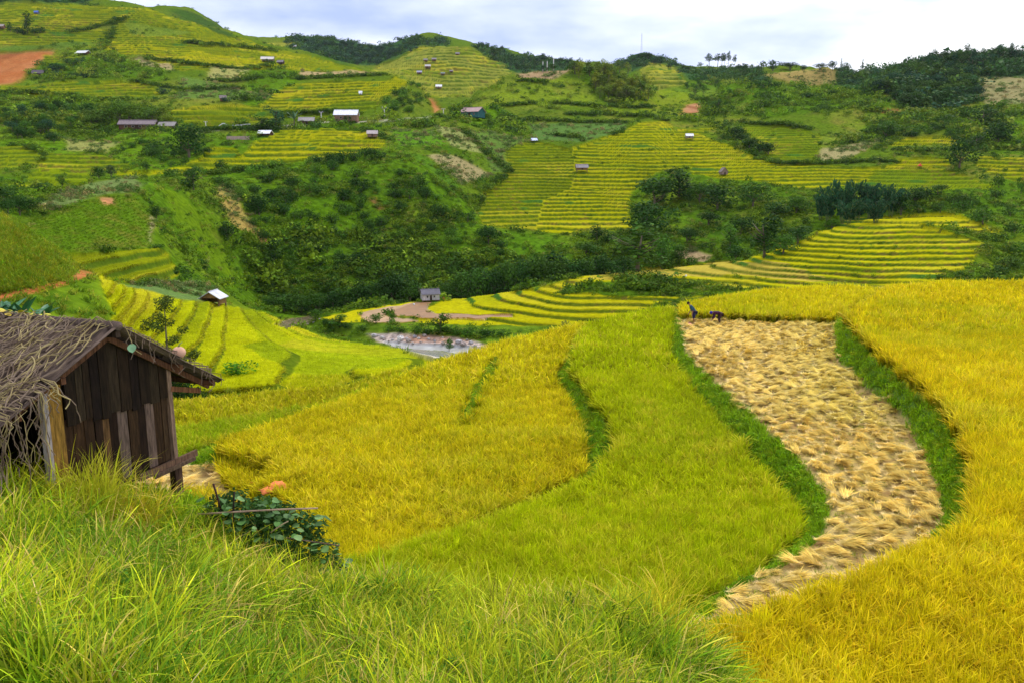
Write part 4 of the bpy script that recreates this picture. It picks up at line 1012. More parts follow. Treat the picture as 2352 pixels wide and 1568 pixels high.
for nm_, n_, fn_ in (('broad', 4, k_broad), ('tall', 3, k_tall), ('bush', 4, k_bush), ('pine', 3, k_pine), ('conifer', 3, k_conifer), ('bamboo', 2, k_bamboo), ('fine', 1, k_fine)):
    kind(nm_, n_, fn_)
TREE_N = [0]
def tree(name, knd, loc, h, w, color, label, cat='tree', group=None):
    """w = width as a fraction of the kind's own width"""
    i = TREE_N[0]; TREE_N[0] += 1
    r = random.Random(i*17 + 3)
    tm, cm = KINDS[knd][r.randrange(len(KINDS[knd]))]
    root = empty(name, loc, r.uniform(0, 6.28)); root.scale = (h*w, h*w, h)
    t = ob('trunk' if knd != 'bamboo' else 'cane', tm, root)
    c = ob('crown', cm, root)
    v = r.uniform(.85, 1.15)
    c.color = (color[0]*v, color[1]*v*r.uniform(.95, 1.05), color[2]*v, 1)
    return tag(root, label, cat, group)
NATW = {'broad': .75, 'tall': .42, 'bush': 1.15, 'pine': .45, 'conifer': .46, 'bamboo': .8, 'fine': .5}
def px_tree(name, knd, x, base, top, wpx, color, label, cat='tree', group=None, near=False):
    p, ij = hit_far(x, base)
    if near: p = hit_near(x, base)
    u, s = ray(x, top)
    h = max(1.0, (float(s)*p.y - p.z))
    wm = wpx/FPX*p.y
    sk = {'broad': .26, 'tall': .12, 'bush': .06}.get(knd, .04)*h
    p = p - Vector((0, 0, sk))
    return tree(name, knd, p, h*1.04 + sk, wm/(h*NATW[knd]), color, label, cat, group)
DK, MD, LT, YG, BL = (0.032,0.085,0.012), (0.065,0.155,0.014), (0.11,0.235,0.018), (0.20,0.28,0.022), (0.032,0.090,0.036)
T = px_tree
T('broadleaf_tree','broad',435,362,285,64,DK,'dense dark round tree standing below the long farmhouse')
T('conifer_tree','tall',600,302,266,38,DK,'dark upright tree beside the slanting white roof sheet')
T('conifer_tree','tall',632,299,246,30,BL,'tallest dark pointed tree beside the village road wall')
T('bush','bush',375,218,196,28,BL,'lone rounded blue green bush on the stepped hillside','bush')
T('broadleaf_tree','tall',63,78,30,20,DK,'tall dark tree rising from the copse on the left hill')
for x,y,t,w in ((25,74,49,16),(38,80,58,24),(55,81,60,24),(80,80,60,22),(96,76,58,20)):
    T('copse_tree','bush',x,y,t,w,DK,'dark bushy tree in the copse on the left hill','tree','copse on the left hill')
T('broadleaf_tree','broad',202,270,232,32,DK,'dark round tree at the left end of the light green grove')
for x,y,t,w in ((228,285,250,44),(250,280,232,40),(275,290,228,50),(300,285,235,46),(325,288,250,40),(352,285,244,34),(374,282,236,30),(385,292,262,30),(212,292,262,36)):
    T('light_green_tree','broad',x,y,t,w,YG if x in (250,374,385) else (0.10,0.19,0.016),'light green tree in the grove above the long farmhouse','tree','grove above the long farmhouse')
T('broadleaf_tree','broad',230,414,382,26,DK,'dark tree at the corner of the green terraces')
T('broadleaf_tree','broad',258,407,379,24,(0.05,0.08,0.03),'greyish tree beside the dark tree at the green terraces')
T('broadleaf_tree','tall',145,430,398,22,MD,'slim tree standing before the lowest green terraces')
T('broadleaf_tree','tall',443,440,386,36,DK,'tall dark tree at the top of the scrub slope')
T('round_tree','broad',358,502,473,20,DK,'small dark round tree beside the vegetable field path')
T('broadleaf_tree','broad',523,550,503,44,DK,'dark tree beside the tan landslip strip on the slope')
T('broadleaf_tree','broad',597,494,444,42,DK,'dark tree above the tan landslip strip')
for x,y,t in ((20,500,452),(48,496,446),(70,490,450),(8,470,425),(100,440,418)):
    T('broadleaf_tree','broad',x,y,t,40,DK,'dark tree left of the grey green crop','tree','dark trees left of the grey green crop')
for x,y,t,w in ((725,378,350,30),(750,372,345,30),(770,378,352,30),(790,370,338,32),(815,370,340,30),(840,362,334,30),(862,362,336,30),(876,368,348,26)):
    T('hedge_tree','bush',x,y,t,w,DK,'dark tree in the hedge below the square terraces','tree','hedge below the square terraces')
VB = [(620,724,690,40),(650,727,680,46),(690,728,670,50),(730,727,668,46),(765,726,660,50),(800,720,650,54),(835,712,640,56),(872,708,630,58),(905,705,612,70),(940,702,640,50),(1030,696,640,50),(1062,694,622,60),(1098,690,602,62),(1135,684,612,56),(1170,680,592,58),(1205,676,585,56),(1240,668,574,70),(1278,660,588,56),(1315,650,585,56),(1350,642,588,50),(1385,638,580,54)]
for n_, (x,y,t,w) in enumerate(VB):
    for dx, dd, k_ in ((0, 0, 'broad'), (17, 5, 'tall')):
        u_, s_ = ray(x + dx, t + (dx % 7) * 2); d_ = float(np.interp(x, [600,700,850,1060,1320,1400], [168,168,171,175,180,184])) + dd
        gz = ground_far(float(u_)*d_, d_); h_ = max(3.0, float(s_)*d_ - gz)
        lab_ = ('dark' if (x + dx) % 2 else 'mid green') + (' rounded' if k_ == 'broad' else ' upright') + ' tree along the foot of the scrub slope ' + ('behind the river hut' if 900 < x < 1180 else ('by the upstream river bend' if x <= 900 else 'behind the low terraces'))
        tree('valley_tree', k_, (float(u_)*d_, d_, gz - .3*h_), h_*1.3, w*1.15/FPX*d_/(h_*1.3*NATW[k_]), (0.030,0.080,0.012) if (x + dx) % 2 else (0.055,0.13,0.014), lab_, 'tree', 'trees along the foot of the scrub slope')
T('broadleaf_tree','broad',1506,480,402,84,DK,'largest dark spreading tree above the wooded gully')
T('broadleaf_tree','tall',1558,460,386,56,DK,'taller dark tree behind the spreading tree of the gully')
T('broadleaf_tree','broad',1492,540,462,84,DK,'dark tree below the spreading tree of the gully')
T('broadleaf_tree','tall',1465,624,520,96,MD,'big pale trunked tree in the middle of the gully foot')
T('broadleaf_tree','broad',1522,612,538,56,MD,'leafy tree beside the bare brown patch')
T('broadleaf_tree','tall',1675,582,514,34,MD,'narrow columnar tree near the bare brown patch')
T('broadleaf_tree','tall',1755,592,498,62,DK,'dark pointed tree above the tan terrace end')
T('broadleaf_tree','broad',1650,484,424,64,DK,'dark tree at the top right of the gully')
T('broadleaf_tree','broad',1730,474,418,60,MD,'mid green tree under the yellow terraces')
T('broadleaf_tree','broad',1605,468,416,46,MD,'small leafy tree beside the spreading tree of the gully')
T('broadleaf_tree','broad',1347,594,552,44,MD,'round tree in the light green clearing')
T('conifer_tree','tall',1372,556,518,30,DK,'small pointed tree below the middle terraces')
T('broadleaf_tree','broad',1120,560,515,36,DK,'dark tree at the lower left corner of the middle terraces')
for x,y,t,w in ((1580,560,520,40),(1625,520,485,40),(1690,600,560,40),(1800,585,540,50),(1835,560,520,46),(1700,540,495,44),(1780,500,460,46),(1830,490,450,40),(1435,590,545,50),(1560,600,560,36),(1430,640,590,50),(1400,560,528,36)):
    T('gully_tree','broad',x,y,t,w,DK if x % 3 else MD,'leafy tree scattered over the wooded gully','tree','trees scattered over the wooded gully')
for x,y,t,w in ((1884,506,444,44),(1902,510,424,50),(1933,512,404,62),(1969,508,432,56),(1999,504,414,60),(2020,502,418,50),(2046,498,426,54),(2010,512,452,56),(1950,514,452,50)):
    T('bamboo_clump','bamboo',x,y,t,w,BL,'tall blue green bamboo clump in the dark stand','bamboo','dark stand of bamboo')
for x,y,t,w in ((2070,494,442,40),(2100,464,428,34),(2130,458,426,34),(2155,449,422,30)):
    T('broadleaf_tree','broad',x,y,t,w,DK,'dark tree in the row running on from the bamboo','tree','row of dark trees by the bamboo')
T('round_tree','broad',1909,525,502,30,LT,'small light green round tree at the bamboo foot')
for x,y,t,w in ((2122,466,442,34),(2188,473,438,44),(2213,486,450,42),(2256,520,468,50),(2286,455,428,34),(2322,499,463,38),(2345,446,402,24),(2292,432,393,30),(2330,540,500,40),(2345,590,550,40),(2320,620,580,50),(2290,632,600,46),(2230,470,440,30),(2160,492,462,34)):
    T('shrub','bush',x,y,t,w,MD if x % 2 else (0.05,0.11,0.012),'round shrub on the knoll above the right hand terraces','bush','shrubs on the knoll above the terraces')
T('broadleaf_tree','tall',2254,298,245,46,DK,'dark tree standing above the paired yellow strips')
T('broadleaf_tree','broad',2292,332,274,54,DK,'bushy dark tree below the upright dark one')
T('broadleaf_tree','broad',2202,388,315,52,DK,'dark rounded tree between the yellow strips')
T('broadleaf_tree','tall',2240,342,308,26,DK,'slim dark tree beside the rounded one between strips')
T('broadleaf_tree','broad',2037,318,273,40,MD,'leafy tree on the slope under the red scar')
for x,y,t,w in ((1690,318,292,30),(1705,332,304,30),(1722,345,315,32),(1745,354,325,32),(1766,356,328,30)):
    T('hedge_tree','broad',x,y,t,w,DK,'dark tree in the slanting hedge by the green terraces','tree','slanting hedge by the green terraces')
for x,y,t,w in ((1750,204,177,36),(1786,204,182,20),(1912,222,202,24),(1857,226,209,36)):
    T('round_bush','bush',x,y,t,w,DK,'dark round bush below the tan hilltop field','bush','round bushes below the tan hilltop')
for x,y,t,w in ((1745,168,152,14),(1777,164,138,22),(1813,164,142,34),(1846,163,148,14),(1884,163,146,26),(1913,164,138,14),(1943,167,141,15)):
    T('hilltop_tree','broad',x,y,t,w,DK,'small dark tree on the crest of the tan hilltop','tree','trees on the tan hilltop crest')
for x,y,t,w in ((1931,164,135,9),(1979,180,136,16)):
    T('conifer_tree','conifer',x,y,t,w,BL,'pointed conifer on the skyline by the tan hilltop','tree','skyline conifers by the tan hilltop')
for x,y,t,w in ((1628,158,125,20),(1647,158,125,17),(1656,157,124,13),(1665,157,123,10),(1675,158,120,10),(1689,159,127,10),(1611,160,144,10),(1711,170,147,20),(1697,170,149,16),(1569,164,149,12),(1581,166,153,12)):
    T('pine_tree','pine',x,y,t,w,DK,'thin trunked pine on the bare skyline hump','tree','pines on the skyline hump')

CW = {DK: 'dark', MD: 'mid green', LT: 'light green', YG: 'yellow green', BL: 'blue green'}
def grove(name, knd, poly, n, hpx, color, label, group, seed, cat='tree', asp=1.0):
    """single trees of one wood; size, colour and height on the slope go into the label"""
    r = random.Random(seed); xs = [p[0] for p in poly]; ys = [p[1] for p in poly]; c = 0; out = []
    while c < n:
        x, y = r.uniform(min(xs), max(xs)), r.uniform(min(ys), max(ys))
        if not in_poly(np.array([x]), np.array([y]), poly)[0]: continue
        out.append((y, x)); c += 1
    y0_, y1_ = min(ys), max(ys)
    for y, x in sorted(out):
        h = r.uniform(*hpx); col = color[r.randrange(len(color))]
        f = (h - hpx[0])/(hpx[1] - hpx[0]); sw = 'small' if f < .33 else ('large' if f > .67 else 'middling')
        lum = sum(col); cw = CW.get(col) or ('dark' if lum < .19 else ('mid green' if lum < .3 else 'light'))
        zw = 'near the top of' if y < y0_ + .34*(y1_-y0_) else ('near the foot of' if y > y0_ + .67*(y1_-y0_) else 'halfway up')
        T(name, knd, x, y, y - h, h*NATW[knd]*asp*r.uniform(.85, 1.2), col, '%s %s %s %s %s' % (sw, cw, label[0], zw, label[1]), cat, group)
grove('eucalyptus_tree','tall',[(1316,172),(1366,158),(1440,166),(1487,200),(1492,230),(1440,240),(1378,232),(1356,200)],64,(24,38),[(0.17,0.235,0.022),(0.22,0.27,0.025),(0.10,0.155,0.018)],('tree', 'the plantation on the knoll'),'plantation on the knoll',5,asp=1.25)
grove('wood_tree','broad',[(2020,185),(2060,168),(2130,158),(2180,142),(2240,150),(2232,180),(2245,230),(2150,252),(2070,244),(2050,220),(1990,218)],70,(22,36),[DK,(0.05,0.11,0.015),(0.07,0.14,0.016),BL],('tree', 'the wooded spur over the red scar'),'wood on the right hand spur',6)
grove('ridge_tree','tall',[(2120,152),(2200,137),(2352,132),(2420,132),(2420,165),(2240,172)],44,(24,42),[DK,BL],('tree', 'the wooded ridge over the brown slope'),'wooded ridge above brown slope',7)
for x,t in ((2160,120),(2195,118),(2235,122),(2290,112),(2318,98),(2330,106),(2346,102)):
    T('ridge_conifer','conifer',x,150,t,20,BL,'pointed tree standing out of the wooded ridge','tree','pointed trees of the wooded ridge')
grove('valley_scrub_tree','tall',[(1560,200),(1720,185),(1780,198),(1700,255),(1640,262),(1600,235)],22,(14,26),[MD,YG,DK],('tree', 'the thicket beside the tan hilltop'),'thicket left of the tan hilltop',8,asp=1.4)
grove('skyline_tree','broad',[(1415,156),(1480,132),(1552,156),(1540,162),(1480,142),(1430,162)],34,(10,18),[BL,DK],('tree', 'the far wooded cone'),'trees on the far wooded cone',9)
grove('far_wood_tree','broad',[(650,108),(680,94),(752,96),(884,112),(944,94),(1012,94),(1036,102),(971,111),(862,152),(807,150),(725,126)],130,(8,15),[(0.045,0.11,0.055),(0.055,0.12,0.06)],('tree', 'the far wood behind the terraced hill'),'far wood behind the left hill',10,asp=1.2)
grove('far_pine','pine',[(1085,116),(1150,118),(1185,132),(1310,148),(1315,166),(1230,170),(1180,164),(1122,130)],70,(10,20),[BL,DK],('pine', 'the far wood beside the pale hill'),'far wood right of pale hill',11,asp=1.3)
grove('track_tree','bush',[(880,240),(938,190),(982,206),(1004,255),(900,262)],26,(12,20),[MD,LT,DK],('bush', 'the yellow knoll end'),'bushes on the end of the yellow knoll',12,cat='bush')
grove('dark_scrub_tree','bush',[(100,160),(180,140),(240,170),(180,188),(90,186)],22,(10,20),[DK,BL,MD],('bush', 'the scrub beside the red landslip'),'bushes beside the red landslip',13,cat='bush')
grove('farm_tree','broad',[(0,270),(120,250),(190,290),(140,335),(40,330)],26,(18,32),[DK,MD,BL],('tree', 'the hollow beside the long farmhouse'),'trees left of the long farmhouse',14)
grove('slope_bush','bush',[(300,330),(420,345),(500,345),(420,385),(310,395)],24,(14,26),[DK,MD],('bush', 'the slope below the long farmhouse'),'bushes below the long farmhouse',15,cat='bush')
grove('right_slope_bush','bush',[(1990,290),(2200,275),(2240,330),(2060,315),(1960,345)],34,(12,22),[DK,MD],('bush', 'the slope below the red scar'),'bushes below the red scar',16,cat='bush')
grove('hillside_bush','bush',[(430,400),(700,375),(880,365),(960,420),(1060,500),(1180,590),(1050,640),(800,660),(640,640),(560,500),(440,430)],170,(12,32),[DK,DK,MD,LT],('bush', 'the steep scrub slope'),'bushes on the steep scrub slope',17,cat='bush',asp=.95)

# ---- uncounted scrub, hedges and wood filling
def scrub_protos(n, quads, size):
    out = []
    for i in range(n):
        r = np.random.default_rng(500 + i + quads)
        bl = [(r.normal(0, .35), r.normal(0, .35), r.uniform(.15, .55), r.uniform(.25, .5), r.uniform(.25, .5), r.uniform(.2, .4)) for _ in range(7)]
        out.append(leaf_mesh('scrub_bush', [leaves(r, bl, quads, size)], M_LEAF_I))
    return out
SCRUB_C = proto_collection('scrub_bushes', scrub_protos(6, 110, .13))
fv = FARV.reshape(NU, NJ, 3)
def scatter_cover(name, mask, n, size, cols, label, seed, power=0.0):
    ii, jj = np.nonzero(mask & vis & (np.abs(U)[:, None] < .66))
    r = np.random.default_rng(seed)
    wgt = Y[ii, jj]**power * (0.15 + smooth(n2[ii, jj] + 0.6*n1[ii, jj], -0.15, 0.45)); wgt /= wgt.sum()
    k = r.choice(len(ii), min(n, len(ii)), replace=False, p=wgt); ii, jj = ii[k], jj[k]; m = len(k)
    P = fv[ii, jj] + r.normal(0, .4, (m, 3))*np.array((1, 1, 0)); d = Y[ii, jj]
    s = r.uniform(*size, m)*np.minimum(0.6 + d/350, 1.9)*r.choice((0.7, 1.0, 1.5), m, p=(.5, .35, .15))
    c = np.array(cols)[r.integers(0, len(cols), m)]*r.uniform(.75, 1.3, (m, 1))
    P[:, 2] -= 0.1*s
    scatter(name, SCRUB_C, P, np.stack([np.zeros(m), np.zeros(m), r.uniform(0, 6.28, m)], 1), np.stack([s*r.uniform(.8, 1.3, m), s*r.uniform(.8, 1.3, m), s*r.uniform(.7, 1.3, m)], 1), c, label, 'scrub', 6, seed)
GREENS = [(0.05,0.11,0.010),(0.15,0.24,0.012),(0.07,0.14,0.010),(0.11,0.20,0.010),(0.17,0.26,0.012),(0.055,0.12,0.014),(0.21,0.26,0.025),(0.13,0.22,0.010)]
scatter_cover('scrub', (cls == SCRUB) & (Y < 300), 4200, (0.5, 1.5), GREENS, 'tangled scrub covering the steep slopes', 61, 0.5)
scatter_cover('hill_scrub', (cls == SCRUB) & (Y >= 300), 2600, (1.1, 2.4), GREENS, 'scrub covering the farther slopes', 62)
scatter_cover('woodland', (cls == FOREST), 2600, (1.8, 3.4), [(0.04,0.095,0.018),(0.05,0.12,0.025),(0.045,0.11,0.045),(0.07,0.13,0.018)], 'mass of far tree crowns filling the hilltop woods', 63)
scatter_cover('meadow_bushes', (cls == MEADOW) & (Y > 100), 2400, (0.5, 1.4), GREENS, 'scattered low bushes on the grassy hillsides', 64, 0.3)
scatter_cover('slope_herbs', ((cls == MEADOW) | (cls == SCRUB)) & (Y > 100) & (Y < 330), 12000, (0.35, 0.8), [(0.14,0.26,0.014),(0.20,0.30,0.02),(0.09,0.18,0.012),(0.27,0.28,0.05),(0.17,0.28,0.014)], 'tall herbs and grass roughening the slopes', 73, 0.8)
scatter_cover('crop_plants', ((cls == MAIZE) | (cls == DRY)) & (Y > 100), 3000, (0.4, 0.9), [(0.13,0.20,0.035),(0.18,0.22,0.06),(0.28,0.23,0.08),(0.10,0.18,0.03)], 'maize stalks standing on the sloping fields', 65)
scatter_cover('valley_foot_scrub', (cls == SCRUB) & (Y < 205) & (Y > 150) & (PX > 560) & (PX < 1720), 1300, (1.2, 2.4), GREENS[:5], 'dense undergrowth along the valley foot', 71)
scatter_cover('terrace_weeds', (cls == RICE) & (Y > 120) & (riser > 0.1) & (riser < 0.5), 420, (0.35, 0.8), GREENS, 'weeds on the terrace banks', 66)
HEDGES = [[(670,183),(760,180),(884,174)],[(1139,245),(1230,240)],[(1270,238),(1380,246),(1500,248)],[(1300,264),(1400,264),(1490,270),(1535,279)],[(1205,275),(1330,282),(1440,284)],[(1400,313),(1430,303)],[(1270,312),(1330,318),(1345,328)],
          [(1590,226),(1640,240),(1690,250)],[(1700,285),(1800,288),(1860,298)],[(1880,378),(1990,372),(2060,374)],[(1730,362),(1790,378),(1870,380)],[(2050,345),(2130,348),(2190,345)],[(160,78),(230,62),(290,45)],[(420,100),(560,110),(640,120)],
          [(330,135),(430,148),(560,160),(620,158)],[(300,188),(420,208),(560,205)],[(0,215),(90,218),(220,232),(300,230)],[(430,300),(560,298),(640,299)],[(640,383),(560,392),(480,402)],[(1090,490),(1110,450),(1140,420),(1172,395)],[(1060,300),(1100,335),(1130,365),(1180,400)],
          [(640,268),(720,262),(830,262)],[(830,300),(870,312),(900,330)],[(1000,268),(1040,275),(1090,280)],[(2010,345),(2040,330),(2060,318)],[(60,340),(100,352),(96,375)],[(262,42),(262,70),(250,98),(240,114)],[(1186,187),(1230,190),(1262,188)],[(480,186),(540,190),(600,180)]]
hp = []
hr = random.Random(4)
for H_ in HEDGES:
    for (xa, ya), (xb, yb) in zip(H_[:-1], H_[1:]):
        n = int(math.hypot(xb-xa, yb-ya)/3.2)
        for i in range(n):
            t = (i + hr.random())/max(n, 1); p, _ = hit_far(xa+(xb-xa)*t, ya+(yb-ya)*t + hr.uniform(-1.5, 1.5)); hp.append(p)
m = len(hp); r = np.random.default_rng(9); s = r.uniform(.8, 1.9, m)*np.array([.5 + p.y/500 for p in hp])
scatter('hedgerows', SCRUB_C, np.array([tuple(p) for p in hp]), np.stack([np.zeros(m), np.zeros(m), r.uniform(0, 6.28, m)], 1), np.stack([s*1.5, s*1.2, s], 1), np.array(GREENS[:3])[r.integers(0, 3, m)]*r.uniform(.7, 1.2, (m, 1)), 'dark hedges running along the field edges', 'hedge', 6, 67)
# vegetable rows
cp = []
for i, j in zip(*np.nonzero((cls == CABBAGE) & vis)): pass
ii, jj = np.nonzero((cls == CABBAGE) & vis)
gx_, gy_ = X[ii, jj], Y[ii, jj]
cell = np.unique(np.stack([np.floor(gx_/0.62), np.floor(gy_/0.95)], 1), axis=0)
cx_ = (cell[:, 0] + .5)*.62 + r.normal(0, .06, len(cell)); cy_ = (cell[:, 1] + .5)*.95 + r.normal(0, .06, len(cell))
cz_ = np.array([ground_far(a, b) for a, b in zip(cx_, cy_)]); m = len(cx_); s = r.uniform(.28, .48, m)
scatter('vegetable_plants', SCRUB_C, np.stack([cx_, cy_, cz_], 1), np.stack([np.zeros(m), np.zeros(m), r.uniform(0, 6.28, m)], 1), np.stack([s, s, s], 1), np.array((0.15,0.255,0.010))*r.uniform(.7, 1.3, (m, 1)), 'rows of small green plants on the vegetable field', 'crop', 6, 68)
# tussocks on the rough slope above the red path
ii, jj = np.nonzero((cls == LEFTHILL) & vis); k = r.choice(len(ii), min(5200, len(ii)), replace=False); ii, jj = ii[k], jj[k]; m = len(k)
s = r.uniform(.9, 1.7, m)
scatter('slope_tussocks', WEED_C, fv[ii, jj], np.stack([r.normal(0, .3, m), r.normal(0, .3, m), r.uniform(0, 6.28, m)], 1), np.stack([s*1.5, s*1.5, s], 1), np.array([(0.26,0.36,0.012),(0.20,0.32,0.012),(0.38,0.38,0.02)])[r.integers(0, 3, m)]*r.uniform(.7, 1.2, (m, 1)), 'tussocks on the rough slope above the red path', 'grass', 5, 69)
mk = (cls == MEADOW) & vis & (Y < 102); ii, jj = np.nonzero(mk); k = r.choice(len(ii), min(5200, len(ii)), replace=False); ii, jj = ii[k], jj[k]; m = len(k); s = r.uniform(.9, 1.8, m)
scatter('bank_grass', WEED_C, fv[ii, jj], np.stack([r.normal(0, .3, m), r.normal(0, .3, m), r.uniform(0, 6.28, m)], 1), np.stack([s*1.4, s*1.4, s], 1), np.array([(0.24,0.33,0.015),(0.18,0.30,0.015),(0.36,0.36,0.03),(0.13,0.24,0.012)])[r.integers(0, 4, m)]*r.uniform(.7, 1.2, (m, 1)), 'rough grass on the high bank behind the hut', 'grass', 5, 72)
# standing rice on the valley terraces left of the river
mk = (cls == RICE) & vis & (Y < 112) & ((riser <= 0.0) | (riser > .6))
ii, jj = np.nonzero(mk); k = r.choice(len(ii), min(22000, len(ii)), replace=False, p=(Y[ii, jj]**1.5)/(Y[ii, jj]**1.5).sum()); ii, jj = ii[k], jj[k]; m = len(k)
P = fv[ii, jj].copy(); P[:, 2] -= .58
tc = FARC.reshape(NU, NJ, 4)[ii, jj, :3]*1.4*r.uniform(.8, 1.2, (m, 1))
scatter('rice_crop', RICE_LOD[2], P, np.stack([r.normal(0, .1, m), r.normal(0, .1, m), r.uniform(0, 6.28, m)], 1), np.stack([np.full(m, 1.15), np.full(m, 1.15), r.uniform(.70, .90, m)], 1), np.clip(tc, .005, .85), 'yellow rice on the terraces round the little shed', 'rice', 6, 70)
# leafy weeds on the paddy banks
m = len(BANK_PTS); s = BANK_PTS[:, 2]*r.uniform(.16, .34, m)
scatter('bank_leaves', SCRUB_C, np.stack([BANK_PTS[:, 0], BANK_PTS[:, 1], ground_near(BANK_PTS[:, 0], BANK_PTS[:, 1]) + .08], 1), np.stack([np.zeros(m), np.zeros(m), r.uniform(0, 6.28, m)], 1), np.stack([s, s, s*.9], 1), np.array([(0.20,0.38,0.008),(0.28,0.46,0.010),(0.11,0.24,0.008),(0.34,0.44,0.012)])[r.integers(0, 4, m)]*r.uniform(.75, 1.2, (m, 1)), 'leafy weeds growing on the paddy banks', 'weeds', 6, 74)

# ================================================================== THE PLANK HUT ON THE MOUND
def obj_mat(name, rough, grain, lo_, hi_, bump=0.4, scale=5.0, spec=0.15):
    """object colour (one per board, sheet or bundle) broken up by procedural grain and stains"""
    m = bpy.data.materials.new(name); m.use_nodes = True
    N = m.node_tree.nodes; L = m.node_tree.links; b = N['Principled BSDF']
    b.inputs['Roughness'].default_value = rough; b.inputs['Specular IOR Level'].default_value = spec
    tc = N.new('ShaderNodeTexCoord'); mp = N.new('ShaderNodeMapping'); mp.inputs['Scale'].default_value = grain
    oi = N.new('ShaderNodeObjectInfo')
    ad = N.new('ShaderNodeVectorMath'); ad.operation = 'ADD'
    sc_ = N.new('ShaderNodeVectorMath'); sc_.operation = 'SCALE'; sc_.inputs['Scale'].default_value = 40.0
    cb = N.new('ShaderNodeCombineXYZ'); L.new(oi.outputs['Random'], cb.inputs[0]); L.new(oi.outputs['Random'], cb.inputs[1])
    L.new(cb.outputs[0], sc_.inputs[0]); L.new(tc.outputs['Object'], ad.inputs[0]); L.new(sc_.outputs[0], ad.inputs[1])
    L.new(ad.outputs[0], mp.inputs['Vector'])
    nz = N.new('ShaderNodeTexNoise'); nz.inputs['Scale'].default_value = scale; nz.inputs['Detail'].default_value = 7; nz.inputs['Roughness'].default_value = .65
    L.new(mp.outputs[0], nz.inputs['Vector'])
    mr = N.new('ShaderNodeMapRange'); mr.inputs['From Min'].default_value = .32; mr.inputs['From Max'].default_value = .68
    mr.inputs['To Min'].default_value = lo_; mr.inputs['To Max'].default_value = hi_
    L.new(nz.outputs['Fac'], mr.inputs['Value'])
    mx = N.new('ShaderNodeVectorMath'); mx.operation = 'SCALE'
    L.new(oi.outputs['Color'], mx.inputs[0]); L.new(mr.outputs[0], mx.inputs['Scale'])
    L.new(mx.outputs[0], b.inputs['Base Color'])
    bp = N.new('ShaderNodeBump'); bp.inputs['Strength'].default_value = bump; bp.inputs['Distance'].default_value = .02
    L.new(nz.outputs['Fac'], bp.inputs['Height']); L.new(bp.outputs['Normal'], b.inputs['Normal'])
    return m
M_WOOD = obj_mat('weathered_board', .85, (7, 7, .9), .35, 1.5, .6, 4)
M_SHEET = obj_mat('weathered_roof_sheet', .9, (.6, 5, 1), .3, 1.7, .5, 4)
M_OBJ = obj_mat('plain_surface', .8, (1, 1, 1), .75, 1.25, .3, 3)
M_STEM = mat('dry_stem', (0.24,0.18,0.07), .85, (0.40,0.32,0.14), scale=3)
M_STEMG = mat('dry_stem_grey', (0.10,0.065,0.04), .9, (0.26,0.19,0.13), scale=3)
def part(b, name, parent, color, material=None, sm=False, loc=None, rot=None):
    o = b.build(name, material or M_WOOD, parent, sm, loc, rot); o.color = (*color, 1); return o

hut = empty('plank_hut', (HUT_C.x, HUT_C.y, -5.12), HUT_RZ)
tag(hut, 'weathered plank hut with vine covered corrugated roof on the grassy mound', 'hut')
HZ = -5.12
APX = -2.31 - HZ; T0, SL, SR = -0.13, 0.465, 0.59; FLOOR = -4.86 - HZ; DEP = 3.1; HL = 1.15
rh = random.Random(21)
def roof_s(t): return APX - (SR if t > T0 else SL)*abs(t - T0)
def roof_under(t): return roof_s(t) - .10
# gable boards, browns darkened to paint in the overhang's shade: lower tier, then an upper tier lapped 2 cm over it
xs = [-0.98,-0.80,-0.60,-0.42,-0.27,-0.13,0.03,0.24,0.44,0.60,0.79,0.97,1.10]
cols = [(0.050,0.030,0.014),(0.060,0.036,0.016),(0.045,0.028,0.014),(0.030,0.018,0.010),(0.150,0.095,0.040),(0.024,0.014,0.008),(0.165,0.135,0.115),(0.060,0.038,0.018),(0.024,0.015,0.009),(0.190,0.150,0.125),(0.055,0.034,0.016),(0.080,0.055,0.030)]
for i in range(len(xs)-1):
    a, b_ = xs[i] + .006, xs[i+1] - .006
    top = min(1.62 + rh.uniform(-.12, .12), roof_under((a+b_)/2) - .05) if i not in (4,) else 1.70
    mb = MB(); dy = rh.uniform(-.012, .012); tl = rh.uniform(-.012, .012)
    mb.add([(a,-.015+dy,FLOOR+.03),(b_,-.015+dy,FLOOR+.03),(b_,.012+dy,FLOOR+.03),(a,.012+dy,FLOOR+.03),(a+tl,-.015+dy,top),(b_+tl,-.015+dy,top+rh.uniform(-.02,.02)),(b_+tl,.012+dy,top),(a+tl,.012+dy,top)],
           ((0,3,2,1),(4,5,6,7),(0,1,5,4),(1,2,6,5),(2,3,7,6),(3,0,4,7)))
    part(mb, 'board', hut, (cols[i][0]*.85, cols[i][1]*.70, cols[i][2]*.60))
ux = [-0.92,-0.72,-0.58,-0.45,-0.28,-0.10,0.10,0.32,0.50,0.72,0.92,1.10]
for i in range(len(ux)-1):
    a, b_ = ux[i] + .006, ux[i+1] - .006
    za, zb = roof_under(a) - .01, roof_under(b_) - .01
    lo_z = 1.42 + rh.uniform(-.10, .06)
    if min(za, zb) < lo_z + .08: continue
    y0, y1 = -.052 + rh.uniform(-.006, .006), -.026
    mb = MB().add([(a,y0,lo_z),(b_,y0,lo_z+rh.uniform(-.02,.02)),(b_,y1,lo_z),(a,y1,lo_z),(a,y0,za),(b_,y0,zb),(b_,y1,zb),(a,y1,za)], ((0,3,2,1),(4,5,6,7),(0,1,5,4),(1,2,6,5),(2,3,7,6),(3,0,4,7)))
    part(mb, 'board', hut, [(0.020,0.012,0.006),(0.036,0.024,0.012),(0.026,0.015,0.007),(0.014,0.008,0.005)][i % 4])
